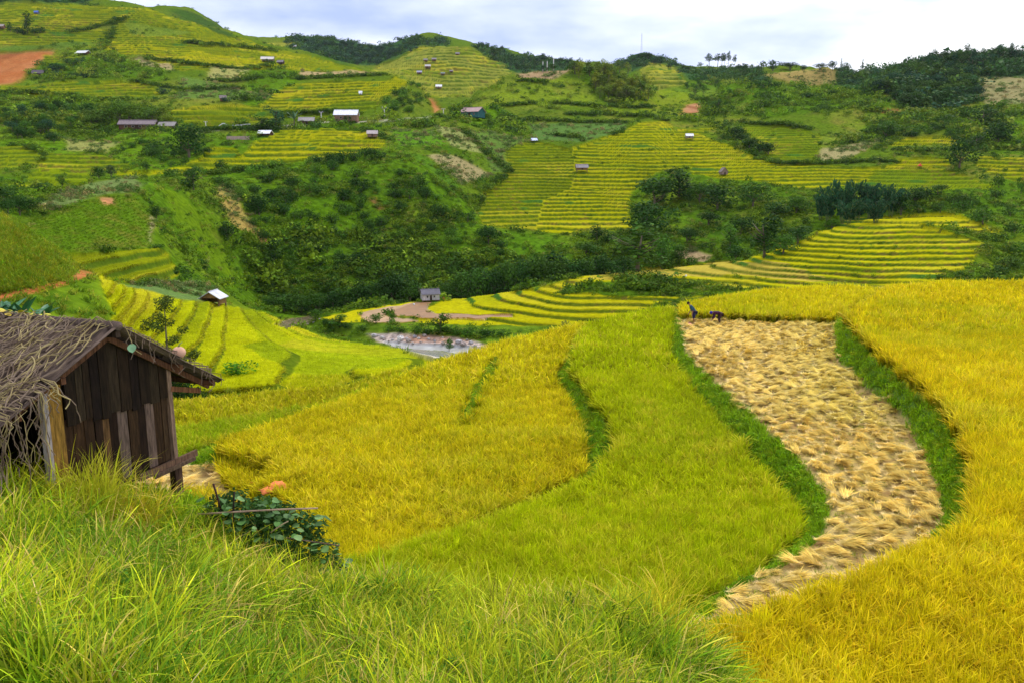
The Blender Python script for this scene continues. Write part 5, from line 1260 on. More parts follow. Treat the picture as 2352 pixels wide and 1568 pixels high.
# corner posts, stilts and the wide ochre board beside the open side
part(MB().bar((-1.10,-.03,-.35),(-1.10,-.03,roof_under(-1.10)), .24, .05, (0,1,0)), 'board', hut, (0.30,0.165,0.030))['label'] = 'wide ochre corner board'
part(MB().bar((-1.255,-.01,-.35),(-1.255,-.01,roof_under(-1.25)), .07, .11, (0,1,0)), 'post', hut, (0.42,0.36,0.33))
part(MB().bar((1.16,-.03,FLOOR-.1),(1.13,-.03,roof_under(1.16)), .085, .085, (0,1,0)), 'post', hut, (0.27,0.17,0.11))
part(MB().bar((1.20,.0,-.75),(1.19,.0,FLOOR-.02), .16, .13, (0,1,0)), 'stilt', hut, (0.085,0.045,0.03))
for yy in (DEP,):
    part(MB().bar((1.15,yy,-1.0),(1.15,yy,roof_under(1.15)), .1, .1, (0,1,0)), 'post', hut, (0.10,0.07,0.045))
    part(MB().bar((-1.15,yy,-.6),(-1.15,yy,roof_under(-1.15)), .1, .1, (0,1,0)), 'post', hut, (0.10,0.07,0.045))
part(MB().bar((-1.15,DEP/2,-.4),(-1.15,DEP/2,roof_under(-1.15)), .08, .08, (0,1,0)), 'post', hut, (0.09,0.06,0.04))
# sill board sticking out past the far post, floor, floor beams
part(MB().bar((.30,-.09,FLOOR-.03),(1.62,-.09,FLOOR+.0), .05, .11), 'sill_board', hut, (0.17,0.095,0.055))
part(MB().bar((.55,-.15,FLOOR-.09),(1.50,-.15,FLOOR-.06), .06, .06), 'sill_board', hut, (0.12,0.075,0.045))
part(MB().box((-1.2,.02,FLOOR-.05),(1.2,DEP,FLOOR)), 'floor', hut, (0.06,0.04,0.025))
for yy in (.25, 1.5, 2.9): part(MB().box((-1.2,yy-.05,FLOOR-.17),(1.2,yy+.05,FLOOR-.055)), 'floor_beam', hut, (0.07,0.045,0.03))
# back gable and far long wall, board by board
for i in range(12):
    a = -1.12 + i*.187
    za, zb = roof_under(a), roof_under(a+.18)
    part(MB().add([(a,DEP,FLOOR),(a+.18,DEP,FLOOR),(a+.18,DEP+.025,FLOOR),(a,DEP+.025,FLOOR),(a,DEP,za),(a+.18,DEP,zb),(a+.18,DEP+.025,zb),(a,DEP+.025,za)], ((0,3,2,1),(4,5,6,7),(0,1,5,4),(1,2,6,5),(2,3,7,6),(3,0,4,7))), 'board', hut, (0.05,0.032,0.018))
for i in range(14):
    a = .08 + i*.215
    part(MB().box((1.12,a,FLOOR),(1.145,a+.205,roof_under(1.15))), 'board', hut, (0.05+.02*(i % 3),0.032+.012*(i % 3),0.018))
for i in range(7):
    a = 1.62 + i*.215
    part(MB().box((-1.14,a,FLOOR),(-1.115,a+.205,roof_under(-1.15))), 'board', hut, (0.045,0.03,0.018))
# roof timbers
part(MB().bar((T0,-.36,APX-.09),(T0,DEP+.3,APX-.09), .09, .10), 'ridge_beam', hut, (0.055,0.035,0.022))
for s_ in (-1, 1):
    for q_ in (1.15, 1.9):
        part(MB().bar((s_*q_,-.34,roof_under(s_*q_)-.02),(s_*q_,DEP+.3,roof_under(s_*q_)-.02), .075, .09), 'purlin', hut, (0.15,0.065,0.03))
    for yy in (-.12, 1.5, DEP-.1):
        part(MB().bar((T0,yy,APX-.16),(s_*2.0,yy,roof_under(s_*2.0)-.06), .055, .09), 'rafter', hut, (0.13,0.058,0.028))
part(MB().bar((1.15,-.05,roof_under(1.15)-.42),(1.86,-.05,roof_under(1.86)-.20), .05, .09), 'brace', hut, (0.20,0.085,0.035))
# corrugated sheets, two courses each side
def sheet(y0, w_, d0, d1, lift, r, sgn):
    nseg, nd = 40, 5; V = []; F_ = []
    for side in (0, 1):
        for i in range(nseg+1):
            yy = y0 + w_*i/nseg; wav = .036*math.sin(2*math.pi*yy/.21)
            for j in range(nd+1):
                q_ = d0 + (d1-d0)*j/nd
                sag = -.02*math.sin(math.pi*q_/2.5) + .008*r.uniform(-1, 1)*(j in (0, nd))
                V.append((T0 + sgn*q_, yy, APX - (SR if sgn > 0 else SL)*q_ + wav + lift + sag - (.009 if side else 0)))
    n_ = (nseg+1)*(nd+1)
    for i in range(nseg):
        for j in range(nd):
            a = i*(nd+1)+j; F_.append((a, a+nd+1, a+nd+2, a+1)); F_.append((n_+a, n_+a+1, n_+a+nd+2, n_+a+nd+1))
    for i in range(nseg):
        for j in (0, nd):
            a = i*(nd+1)+j; b_ = a+nd+1; F_.append((a, b_, n_+b_, n_+a) if j else (b_, a, n_+a, n_+b_))
    for j in range(nd):
        for i in (0, nseg):
            a = i*(nd+1)+j; F_.append((a, a+1, n_+a+1, n_+a) if i == 0 else (a+1, a, n_+a, n_+a+1))
    return V, F_
for s_ in (-1, 1):
    for c_ in range(5):
        for k_, (d0, d1, lf) in enumerate(((.0, 1.25, .034), (1.12, 2.23 if s_ > 0 else 2.40, .0))):
            V_, F_ = sheet(-.40 + c_*.80, .84, d0, d1, lf + .004*c_, rh, s_)
            if s_ < 0: F_ = [f[::-1] for f in F_]
            g_ = rh.uniform(.8, 1.15)
            part(MB().add(V_, F_), 'roof_sheet', hut, (0.125*g_, 0.088*g_, 0.066*g_), M_SHEET, True)
part(MB().tube([(T0,-.40,APX+.035),(T0,DEP+.3,APX+.035)], .07, 8), 'ridge_cap', hut, (0.10,0.07,0.055), M_SHEET, True)

# dry vine trailing over the roof
vine = empty('dry_vine', (HUT_C.x, HUT_C.y, HZ), HUT_RZ); tag(vine, 'tangle of dry climbing stems lying over the hut roof', 'vine')
def roof_z(x, y): return roof_s(x) + .06
stems = [MB(), MB()]
for i in range(620):
    x, y = -rh.uniform(-.1, 2.4)**1.0, rh.uniform(-.25, 3.3)
    a = rh.choice((0.15, 3.0, 0.6, 2.6, -0.4)) + rh.gauss(0, .5); n_ = rh.randint(6, 12); st = rh.uniform(.09, .17); pts = []
    for k_ in range(n_):
        if x < -2.50 or y < -.38 or y > 3.5 or x > .12: break
        pts.append((x, y, roof_z(x, y) + .015 + abs(rh.gauss(0, .035))))
        a += rh.gauss(0, .26); x += math.cos(a)*st; y += math.sin(a)*st
    if len(pts) > 2: stems[i % 5 > 1].tube(pts, rh.uniform(.004, .012), 4)
for i in range(95):        # hanging curtain at the low eave, down to the grass
    x, y = -2.45 + rh.uniform(-.06, .18), rh.uniform(-.38, 3.3); z_ = roof_z(-2.45, 0); pts = []
    L_ = rh.uniform(.25, 1.25)
    for k_ in range(8):
        pts.append((x, y, z_ - L_*k_/7)); x += rh.gauss(0, .05); y += rh.gauss(0, .07)
    stems[i % 2].tube(pts, rh.uniform(.005, .011), 4)
for i in range(38):        # ragged ends hanging over the low corner of the verge
    x = rh.uniform(-2.4, -1.35); y = -.42 + rh.uniform(-.05, .05); z_ = roof_z(x, 0); L_ = rh.uniform(.2, 1.3)*min(1, (-1.2 - x)/.6 + .25); pts = [(x + rh.uniform(-.1,.1), y + .3, z_ + .03)]
    for k_ in range(8): pts.append((x, y, z_ - L_*k_/7)); x += rh.gauss(0, .05); y += rh.gauss(0, .03)
    stems[i % 2].tube(pts, rh.uniform(.004, .010), 4)
for i in range(26):        # a few over the verge and the far slope
    x, y = rh.uniform(0, 2.2), -.40 + rh.uniform(-.03, .06); pts = [(x, y + .25, roof_z(x, 0) + .03), (x + .05, y, roof_z(x, 0) + .02)]
    for k_ in range(rh.randint(1, 5)): pts.append((x + rh.gauss(0, .05), y - .03, roof_z(x, 0) - .09*(k_+1)))
    stems[1].tube(pts, .006, 4)
for i in range(24):
    x = .05; y = rh.uniform(-.35, 1.0); pts = []
    while x < rh.uniform(.7, 2.2): pts.append((x, y, roof_z(x, y) + .02 + abs(rh.gauss(0, .03)))); x += .13; y = max(-.38, y + rh.gauss(0, .07))
    if len(pts) > 2: stems[0].tube(pts, .008, 4)
stems[0].build('stem_tangle', M_STEM, vine)['kind'] = 'stuff'; stems[1].build('stem_tangle', M_STEMG, vine)['kind'] = 'stuff'
def leaf_shape(L_, W_, cup=.12, n=5):
    vs = []; fs = []
    for i in range(n+1):
        t = i/n; w_ = W_*math.sin(math.pi*min(1, t*.92+.08))**.8/2
        vs += [(t*L_, -w_, cup*L_*(w_/W_)*2*.5 - .15*L_*t*t), (t*L_, 0, -.15*L_*t*t), (t*L_, w_, cup*L_*(w_/W_)*2*.5 - .15*L_*t*t)]
    for i in range(n):
        for j in (0, 1): a = i*3+j; fs.append((a, a+1, a+4, a+3))
    return vs, fs
M_LEAFOBJ = obj_mat('broad_leaf', .55, (1, 1, 1), .7, 1.3, .2, 4, .25)
lf_me = MB().add(*leaf_shape(.17, .16)).mesh('leaf', M_LEAFOBJ, True)
def put_leaf(parent, p, s, color, me=None):
    o = ob('leaf', me or lf_me, parent, p, (rh.uniform(-.5, .5), rh.uniform(-.4, .5), rh.uniform(0, 6.28))); o.scale = (s,)*3; o.color = (*color, 1); return o
for i in range(30):
    x, y = (-rh.uniform(-.05, .25), rh.uniform(.9, 2.3)) if i < 24 else (-rh.uniform(.3, 2.2), rh.uniform(0, 2.6))
    put_leaf(vine, (x, y, roof_z(x, y) + rh.uniform(.05, .12)), rh.uniform(.4, .75), rh.choice(((0.62,0.50,0.02),(0.50,0.46,0.02),(0.25,0.42,0.02),(0.55,0.40,0.03))))
dl = put_leaf(vine, (.02, -.46, APX - .26), .85, (0.22,0.40,0.20)); dl.rotation_euler = (.2, .9, -2.4)
MB().tube([(-.05,-.41,APX+.05),(-.02,-.45,APX-.08),(.02,-.47,APX-.26),(.10,-.45,APX-.38),(.22,-.44,APX-.46)], .006, 4).build('stem', M_STEM, vine)
gourd = empty('gourd', (0, 0, 0)); gp = hut.matrix_world if False else None
gl = Matrix.Translation((HUT_C.x, HUT_C.y, HZ)) @ Matrix.Rotation(HUT_RZ, 4, 'Z') @ Vector((1.18, -.28, roof_z(1.18, 0) + .05))
gourd.location = gl; tag(gourd, 'pale pink gourd resting on the hut roof verge', 'gourd')
part(MB().blob((0,0,.03), (.115,.115,.10), 12, 8), 'body', gourd, (0.62,0.36,0.24), M_OBJ, True)
part(MB().tube([(0,0,.12),(.02,.01,.17),(.06,.02,.20)], [.018,.012,.010], 5), 'stalk', gourd, (0.25,0.30,0.08), M_OBJ, True)

# ================================================================== PROPS ROUND THE MOUND
def tall_clump(name, px, py, n, length, label, seed, col, spread, lean=(0.25, .2), comb=None):
    r = np.random.default_rng(seed); p = hit_near(px, py)
    m1 = blades(r, n, spread, length, (.009, .017), lean, (.3, 1.4), 6, ((.6,.75,.6),(1.15,1.05,1.0)), .3, comb=comb)
    m2 = blades(r, n//3, spread, (length[0]*.9, length[1]*1.15), (.006, .009), (lean[0]*.8, lean[1]), (.5, 1.3), 6, ((.8,.85,.7),(1.5,1.2,1.6)), .2, comb=comb)
    m3 = blades(r, n//12, spread, (length[1]*.95, length[1]*1.2), (.012, .020), (lean[0]*.7, .12), (1.0, 2.2), 8, ((.8,.8,.7),(1.05,.80,3.0)), .2, head=True, comb=comb)
    o = ob(name, leaf_mesh(name, [m1, m2, m3], M_LEAF), None, p - Vector((0, 0, .05))); o.color = (*col, 1)
    return tag(o, label, 'grass clump')
tall_clump('tall_grass_clump', 205, 1215, 330, (.7, 1.35), 'tall bright grass clump with drooping seed heads before the hut wall', 1, (0.50,0.54,0.028), .40)
tall_clump('tall_grass_clump', 310, 1235, 260, (.5, 1.0), 'lower yellow grass clump below the sill board', 2, (0.56,0.50,0.028), .42)
tall_clump('tall_grass_clump', 1500, 1480, 260, (.7, 1.4), 'tall arching yellow grass clump at the mound edge beside the straw', 3, (0.58,0.54,0.022), .45, (.45, .25))
tall_clump('tall_grass_clump', 1640, 1560, 280, (.7, 1.3), 'leaning golden grass clump between mound and ripe rice', 4, (0.64,0.50,0.022), .5, (.55, .25), (2.6, .7))
tall_clump('tall_grass_clump', 1420, 1400, 160, (.5, .9), 'greener grass clump behind the arching yellow one', 5, (0.36,0.50,0.022), .4)
tall_clump('tall_grass_clump', 380, 1215, 130, (.4, .7), 'small green grass clump at the foot of the stilt', 6, (0.30,0.46,0.022), .4)

wx_, wy_ = jgrid(-9, 6, 7.2, 12.4, .42, rng); wk = ~np.isnan(mound(wx_, wy_)) & ~in_poly(wx_, wy_, F_L0) & (fbm(wx_/1.6, wy_/1.6, 2, 120) > .0); wx_, wy_ = wx_[wk], wy_[wk]; m = len(wx_); s_ = rng.uniform(.10, .22, m)
scatter('broad_weeds', SCRUB_C, np.stack([wx_, wy_, ground_near(wx_, wy_) + .22 + 0.22*fbm(wx_/1.9, wy_/1.9, 2, 12)], 1), np.stack([np.zeros(m), np.zeros(m), rng.uniform(0, 6.28, m)], 1), np.stack([s_, s_, s_*1.3], 1), np.array([(0.16,0.34,0.02),(0.25,0.40,0.02),(0.10,0.24,0.02)])[rng.integers(0, 3, m)], 'broad leaved weeds growing through the mound grass', 'weeds', 6, 121)
# leafy thicket with sticks
def at_d(px, py, d):
    u, s = ray(px, py); return Vector((float(u)*d, d, float(s)*d))
th = empty('leafy_thicket', at_d(640, 1285, 13.5)); tag(th, 'dark leafy thicket of broad round leaves below the stick', 'bush')
tr_ = np.random.default_rng(33)
base_p = th.location
TH = [(505,1165,13.6,.28),(540,1150,13.6,.25),(570,1180,13.4,.30),(610,1170,13.5,.30),(650,1180,13.5,.28),(690,1200,13.6,.28),(720,1215,13.6,.26),(580,1230,13.2,.28),(640,1250,13.3,.32),(700,1255,13.4,.32),(745,1265,13.5,.26),(620,1210,13.4,.3),(540,1200,13.3,.25),(770,1290,13.5,.15)]
bl = []
for x_, y_, d_, rr in TH:
    p = at_d(x_, y_, d_) - base_p; bl.append((p.x, p.y, p.z, rr, rr, rr*.8))
o = ob('foliage', leaf_mesh('foliage', [leaves(tr_, bl, 4600, .040, .5)], M_LEAF), th); o.color = (0.055,0.130,0.028,1)
for i in range(120):
    x_, y_, d_, rr = TH[rh.randrange(len(TH))]
    p = at_d(x_ + rh.uniform(-40, 40), y_ + rh.uniform(-28, 18), d_ - rh.uniform(.15, .38)) - base_p
    put_leaf(th, p, rh.uniform(.5, 1.0), rh.choice(((0.10,0.23,0.045),(0.07,0.17,0.03),(0.15,0.28,0.07),(0.05,0.12,0.02))))
MB().tube([at_d(620,1228,13.2)-base_p, at_d(700,1240,13.2)-base_p, at_d(780,1252,13.3)-base_p], .012, 5).build('stem', M_STEMG, th)
def stick(name, a, b_, rad, color, label):
    a, b_ = at_d(*a), at_d(*b_); r0 = (a+b_)/2
    q_ = (b_-a); pts = [a-r0, a+q_*.33-r0+Vector((0,0,.008)), a+q_*.66-r0+Vector((0,0,.012)), b_-r0]
    b0 = MB().tube(pts, [rad, rad*.95, rad*.9, rad*.8], 6)
    for t_ in (.35, .62): b0.tube([a+q_*(t_-.004)-r0+Vector((0,0,.01)), a+q_*(t_+.004)-r0+Vector((0,0,.01))], rad*1.25, 6)
    o = part(b0, name, None, color, M_OBJ, True, r0); return tag(o, label, 'stick')
stick('bamboo_stick', (455,1180,13.0), (730,1166,13.1), .018, (0.36,0.25,0.17), 'long pale stick lying level across the thicket')
stick('stake', (538,1128,13.05), (534,1225,13.05), .016, (0.030,0.022,0.016), 'upright dark stake under the level stick')
stick('stake', (490,1110,13.4), (508,1172,13.4), .018, (0.08,0.035,0.03), 'leaning dark stake behind the level stick')
stick('twig', (622,1222,12.9), (662,1196,12.9), .012, (0.42,0.32,0.18), 'short pale twig poking out of the thicket')

def cloth(name, px, py, w_, h_, color, label, seed, dz=.9):
    r = random.Random(seed); p = hit_near(px, py); u, s = ray(px, py); p = at_d(px, py, p.y - .9)
    n_ = 10; V_ = []; F_ = []
    for i in range(n_+1):
        for j in range(n_+1):
            a, b_ = i/n_ - .5, j/n_ - .5
            z_ = h_*(1 - (2*abs(a))**1.5)*(1-(2*abs(b_))**1.4)*(.6 + .8*r.random()) + .05*math.sin(9*a + 5*b_)
            V_.append((a*w_*(1 + .25*b_), b_*w_*.6, z_))
    for i in range(n_):
        for j in range(n_): q_ = i*(n_+1)+j; F_.append((q_, q_+n_+1, q_+n_+2, q_+1))
    o = part(MB().add(V_, F_), name, None, color, M_OBJ, True, p, (0, 0, .3)); md = o.modifiers.new('thick', 'SOLIDIFY'); md.thickness = .02
    return tag(o, label, 'cloth')
cloth('orange_cloth', 634, 1124, 1.15, .30, (0.85,0.24,0.085), 'crumpled orange cloth on the straw plot', 3)
cloth('orange_cloth', 576, 1118, .38, .20, (0.45,0.10,0.03), 'small rust coloured cloth on the straw', 4)

# near tree and shrubs behind the hut, banana plants
T('young_tree','fine',392,905,690,125,(0.075,0.115,0.016),'loose dark young tree between hut and yellow terraces')
for x,y,t,w in ((420,925,850,70),(400,900,835,60),(445,930,885,50)):
    T('dark_shrub','bush',x,y,t,w,DK,'dark shrub under the hut eave','bush','dark shrubs under the hut eave')
T('green_shrub','bush',545,858,822,70,(0.08,0.24,0.01),'bright green shrub at the corner of a stepped paddy','bush')
M_BAN = obj_mat('banana_leaf', .45, (1, 6, 1), .7, 1.3, .2, 3, .3)
ban_me = MB().add(*leaf_shape(1.5, .42, .10, 9)).mesh('leaf', M_BAN, True)
for bi, (x, y, n_) in enumerate(((18,735,8),(55,742,9),(95,745,7),(-25,735,7))):
    p, _ = hit_far(x, y + 14); root = empty('banana_plant', p - Vector((0,0,.4))); tag(root, 'broad leaved banana plant behind the hut roof', 'plant', 'banana plants behind the hut')
    hh = 1.1
    part(MB().tube([(0,0,-.2),(.03,0,hh*.5),(.05,.02,hh)], [.11,.09,.06], 7), 'stem', root, (0.14,0.22,0.06), M_OBJ, True)
    for k_ in range(n_):
        o = ob('leaf', ban_me, root, (.04,.01,hh*rh.uniform(.8, 1.0)), (rh.uniform(-.4,.4), -rh.uniform(.3, 1.15), k_*2.4 + rh.uniform(-.3,.3)))
        o.scale = (rh.uniform(.8,1.15),)*3; g_ = rh.uniform(.8,1.25); o.color = (0.045*g_,0.16*g_,0.055*g_,1)

# ================================================================== CUT RICE
M_SHEAF = M_LEAF
def sheaf_parts(r):
    out = [blades(r, 58, .09, (.28, .52), (.009, .016), (1.34, .14), (.05, .50), 3, ((1.20,1.14,1.5),(1.0,.93,.7)), .35, comb=(0, .28), z0=.13),
           blades(r, 34, .09, (.28, .52), (.014, .024), (1.28, .16), (.1, .6), 3, ((1.1,1.05,1.2),(1.05,.88,.7)), .35, head=True, comb=(0, .34), z0=.10),
           blades(r, 18, .07, (.10, .20), (.018, .028), (1.2, .2), (0, .2), 1, ((1.3,1.25,2.0),(1.4,1.35,2.6)), .2, comb=(math.pi, .4), z0=.11)]
    return out
sh_o, sh_i = [], []
for i in range(7):
    r = np.random.default_rng(700+i); P_ = sheaf_parts(r)
    sh_o.append(leaf_mesh('rice_sheaf', P_, M_LEAF)); sh_i.append(proto('rice_sheaf', P_, M_STRAW))
SHEAF_C = proto_collection('sheaves', sh_i)
r = np.random.default_rng(77)
def poisson(poly, sp, r):
    gx, gy = jgrid(poly[:,0].min(), poly[:,0].max(), poly[:,1].min(), poly[:,1].max(), sp, r)
    k = in_poly(gx, gy, poly); return np.stack([gx[k], gy[k]], 1)
Q = poisson(F_L1, .47, r)
cxp = [np.array(on_plane(x, y, L1_G)) for x, y in ((1930,840),(1995,905),(2078,970),(2110,1020))]
keep = np.ones(len(Q), bool)
for c_ in cxp: keep &= np.hypot(*(Q - c_).T) > 1.1
Q = Q[keep]; Q = Q[np.argsort(np.hypot(Q[:,0], Q[:,1]))]
ang = -0.75 + 1.3*fbm(Q[:,0]/4.5, Q[:,1]/4.5, 2, 71) + r.normal(0, .40, len(Q)) + np.where(r.random(len(Q)) < .18, math.pi, 0)
NS = min(300, len(Q))
BANK_R = pl(lv(L1_G, [(1925,830),(1990,897),(2075,962),(2125,1050),(2155,1120),(2172,1210)])); BANK_L = pl(lv(L1_G, [(1572,805),(1640,875),(1740,965),(1830,1055),(1895,1130),(1905,1180),(1885,1232),(1800,1292)]))
def sheaf_label(x_, y_, s_, v):
    dr = np.hypot(*(BANK_R - (x_, y_)).T).min(); dl_ = np.hypot(*(BANK_L - (x_, y_)).T).min(); px_, py_ = proj(x_/y_, -L1_G/y_)
    where = 'at the narrow end of the harvested paddy' if py_ > 1290 else ('against the tall weedy bank of the harvested paddy' if dr < 1.4 else ('along the low bund of the harvested paddy' if dl_ < 1.4 else 'in the middle of the harvested paddy'))
    return '%s %s sheaf of cut rice %s' % ('small' if s_ < .93 else ('big' if s_ > 1.07 else 'middling'), 'pale' if v > 1.07 else ('brownish' if v < .93 else 'straw coloured'), where)

SC1 = (0.86,0.70,0.175); SC2 = (0.76,0.68,0.12)
for i in range(NS):
    x_, y_ = Q[i]; o = bpy.data.objects.new('rice_sheaf', sh_o[i % 7])
    o.location = (x_, y_, float(ground_near(x_, y_)) + .01); o.rotation_euler = (r.normal(0,.08), r.normal(0,.10), ang[i]); s_ = r.uniform(.80, 1.20); o.scale = (s_, s_*1.1, s_*r.uniform(.8, 1.2))
    v = r.uniform(.8, 1.2); o.color = (SC1[0]*v, SC1[1]*v, SC1[2]*v, 1); link(o)
    tag(o, sheaf_label(x_, y_, s_, v), 'sheaf', 'cut sheaves on the harvested paddy')
Q2 = Q[NS:]; m = len(Q2); s_ = r.uniform(.9, 1.3, m); fy = smooth(Q2[:,0]/Q2[:,1], .28, .40)[:, None]*.6
tn = (np.array(SC1)*(1-fy) + np.array(SC2)*fy)*r.uniform(.8, 1.2, (m, 1))
scatter('cut_rice', SHEAF_C, np.stack([Q2[:,0], Q2[:,1], ground_near(Q2[:,0], Q2[:,1]) + .01], 1), np.stack([r.normal(0,.08,m), r.normal(0,.1,m), ang[NS:]], 1), np.stack([s_, s_*1.15, s_], 1), tn, 'rows of cut rice lying farther back on the harvested paddy', 'cut rice', 7, 81)
Q3 = poisson(F_LS, .75, r); Q3 = Q3[:60]
for x_, y_ in Q3:
    o = bpy.data.objects.new('rice_sheaf', sh_o[int(r.integers(7))]); o.location = (x_, y_, float(ground_near(x_, y_)) + .01); o.rotation_euler = (0, r.normal(0,.1), -.3 + r.normal(0,.5)); s_ = r.uniform(1.0, 1.4); o.scale = (s_, s_, s_)
    v = r.uniform(.8, 1.2); o.color = (SC1[0]*v, SC1[1]*v, SC1[2]*v*1.2, 1); link(o)
    tag(o, 'sheaf of cut rice on the small plot behind the hut', 'sheaf', 'cut sheaves behind the hut')
# short stubble over the harvested floor
Q = poisson(F_L1, .34, r); m = len(Q); s_ = r.uniform(.35, .6, m)
scatter('stubble', WEED_C, np.stack([Q[:,0], Q[:,1], ground_near(Q[:,0], Q[:,1])], 1), np.stack([r.normal(0,.2,m), r.normal(0,.2,m), r.uniform(0,6.28,m)], 1), np.stack([s_, s_, s_*.8], 1), np.array([(0.75,0.60,0.20),(0.66,0.54,0.16),(0.52,0.52,0.08)])[r.integers(0,3,m)]*r.uniform(.7,1.2,(m,1)), 'short straw stubble on the harvested paddy floor', 'stubble', 5, 82)

# ================================================================== HOUSES AND SHEDS
M_HROOF = obj_mat('house_roof', .7, (1, 1, 1), .75, 1.25, .2, 1.5, .3)
M_HWALL = obj_mat('house_wall', .9, (2, 2, .6), .7, 1.3, .3, 2)
M_DARK = mat('dark_opening', (0.012,0.010,0.008), .9, (0.02,0.016,0.012))
def house(name, x, base, wpx, label, roofc, wallc, depth=.7, hw=.5, hr=.32, rz=0.0, over=.10, cat='house', group=None, windows=0, door=True, stilts=0.0, open_front=False, gable_front=False, ridge_tiles=True):
    """gabled house; wpx = width in the photograph; heights as fractions of the width"""
    p, _ = hit_far(x, base); W_ = wpx/FPX*p.y; D_ = W_*depth; H_ = W_*hw; RH_ = W_*hr
    root = empty(name, p - Vector((0, 0, .1)), rz); tag(root, label, cat, group)
    z0 = .1 + stilts*W_; o_ = over*W_; t_ = max(.06, .02*W_)
    if gable_front: hx, hy = D_/2, W_/2
    else: hx, hy = W_/2, D_/2
    g = Matrix.Rotation(math.pi/2 if gable_front else 0, 4, 'Z')
    def b2(lo, hi): return MB().box(lo, hi, g)
    w4 = [('wall', (-hx,-hy,z0), (hx,-hy+t_,z0+H_)), ('wall', (-hx,hy-t_,z0), (hx,hy,z0+H_)), ('wall', (-hx,-hy+t_,z0), (-hx+t_,hy-t_,z0+H_)), ('wall', (hx-t_,-hy+t_,z0), (hx,hy-t_,z0+H_))]
    fr = (2 if gable_front else 0)
    for i, (nm, lo, hi) in enumerate(w4):
        if open_front and i == fr: continue
        part(b2(lo, hi), 'wall', root, wallc, M_HWALL)
    for s_ in (-1, 1):
        mb = MB().add([g @ Vector(v) for v in ((s_*hx,-hy,z0+H_),(s_*hx,hy,z0+H_),(s_*hx,0,z0+H_+RH_),(s_*(hx-t_),-hy,z0+H_),(s_*(hx-t_),hy,z0+H_),(s_*(hx-t_),0,z0+H_+RH_))], ((0,1,2),(5,4,3),(0,3,4,1),(1,4,5,2),(2,5,3,0)))
        part(mb, 'gable', root, wallc, M_HWALL)
        sl = RH_/hy; ex = hy + o_; zt = z0 + H_ + RH_ + .02; 
        vs = [(-hx-o_,0,zt+t_),(hx+o_,0,zt+t_),(hx+o_,s_*ex,zt-sl*ex+t_),(-hx-o_,s_*ex,zt-sl*ex+t_),(-hx-o_,0,zt),(hx+o_,0,zt),(hx+o_,s_*ex,zt-sl*ex),(-hx-o_,s_*ex,zt-sl*ex)]
        part(MB().add([g @ Vector(v) for v in vs], ((0,1,2,3),(7,6,5,4),(0,4,5,1),(1,5,6,2),(2,6,7,3),(3,7,4,0))), 'roof', root, roofc, M_HROOF)
    if ridge_tiles: part(MB().bar(g @ Vector((-hx-o_,0,zt+t_+.02)), g @ Vector((hx+o_,0,zt+t_+.02)), t_*1.8, t_), 'ridge_cap', root, tuple(c*.85 for c in roofc), M_HROOF)
    fy = -hy - .03
    if door and not open_front:
        if gable_front: part(b2((-hx-.04,-hy*.3,z0), (-hx-.005,hy*.1,z0+H_*.75)), 'door', root, (0.05,0.03,0.02), M_HWALL)
        else: part(MB().box((-hx*.12,fy,z0),(hx*.12,fy+.025,z0+H_*.78)), 'door', root, (0.05,0.03,0.02), M_HWALL)
    for i in range(windows):
        c = -hx*.8 + (i+.5)*hx*1.6/windows
        if abs(c) < hx*.16: continue
        wn_ = part(MB().box((c-hx*.09,fy,z0+H_*.4),(c+hx*.09,fy+.025,z0+H_*.75)), 'window', root, (0.30,0.27,0.24), M_HWALL)
        MB().box((c-hx*.07,fy-.012,z0+H_*.44),(c+hx*.07,fy-.002,z0+H_*.71)).build('pane', M_DARK, wn_)
    if stilts > 0 or open_front:
        for sx in (-1, 1):
            for sy in (-1, 1):
                part(MB().bar(g @ Vector((sx*(hx-.06),sy*(hy-.06),-.4)), g @ Vector((sx*(hx-.06),sy*(hy-.06),z0+(H_ if open_front else 0)-.01)), .12), 'post', root, (0.20,0.13,0.08), M_HWALL)
        if stilts > 0: part(b2((-hx-.05,-hy-.05,z0-.10),(hx+.05,hy+.05,z0-.005)), 'floor', root, (0.16,0.10,0.06), M_HWALL)
    return root
WHT, GREY, BRN, DBR = (0.80,0.80,0.84), (0.23,0.20,0.21), (0.16,0.085,0.05), (0.06,0.03,0.02)
house('farmhouse',318,299,78,'long brown farmhouse with grey roof below the light green grove',(0.23,0.18,0.18),(0.10,0.045,0.03),.30,.15,.10,.05,.03,windows=4)
house('farmhouse',386,295,34,'short grey roofed outbuilding joined to the long farmhouse',(0.30,0.27,0.24),(0.17,0.12,0.09),.5,.18,.2,-.1)
house('farmhouse',797,281,50,'white roofed brown farmhouse beside the village road',WHT,(0.22,0.13,0.08),.55,.30,.20,.0,.04,windows=2)
house('shed',608,312,28,'slanting white roof sheet on a low shed',WHT,DBR,.8,.14,.24,-.15,.06,cat='shed')
house('shed',856,319,21,'small grey hut at the edge of the square terraces',(0.42,0.36,0.34),(0.20,0.13,0.09),.8,.36,.30,.1,cat='hut')
house('farmhouse',1087,272,44,'dark teal house with reddish roof at the track bend',(0.42,0.28,0.25),(0.035,0.12,0.115),.7,.30,.20,-.5,.06,windows=3)
house('field_hut',1338,394,24,'grey roofed wooden hut standing in the middle terraces',(0.24,0.21,0.22),(0.21,0.11,0.05),.6,.24,.24,.06,stilts=.12,cat='hut')
house('field_hut',1582,322,15,'white roofed field hut on the upper middle terraces',WHT,(0.22,0.19,0.16),.7,.32,.28,0,stilts=.15,cat='hut')
house('field_hut',1660,404,15,'small brown field hut with steep grey roof',(0.21,0.17,0.16),(0.24,0.17,0.14),.9,.45,.55,.2,cat='hut',gable_front=True)
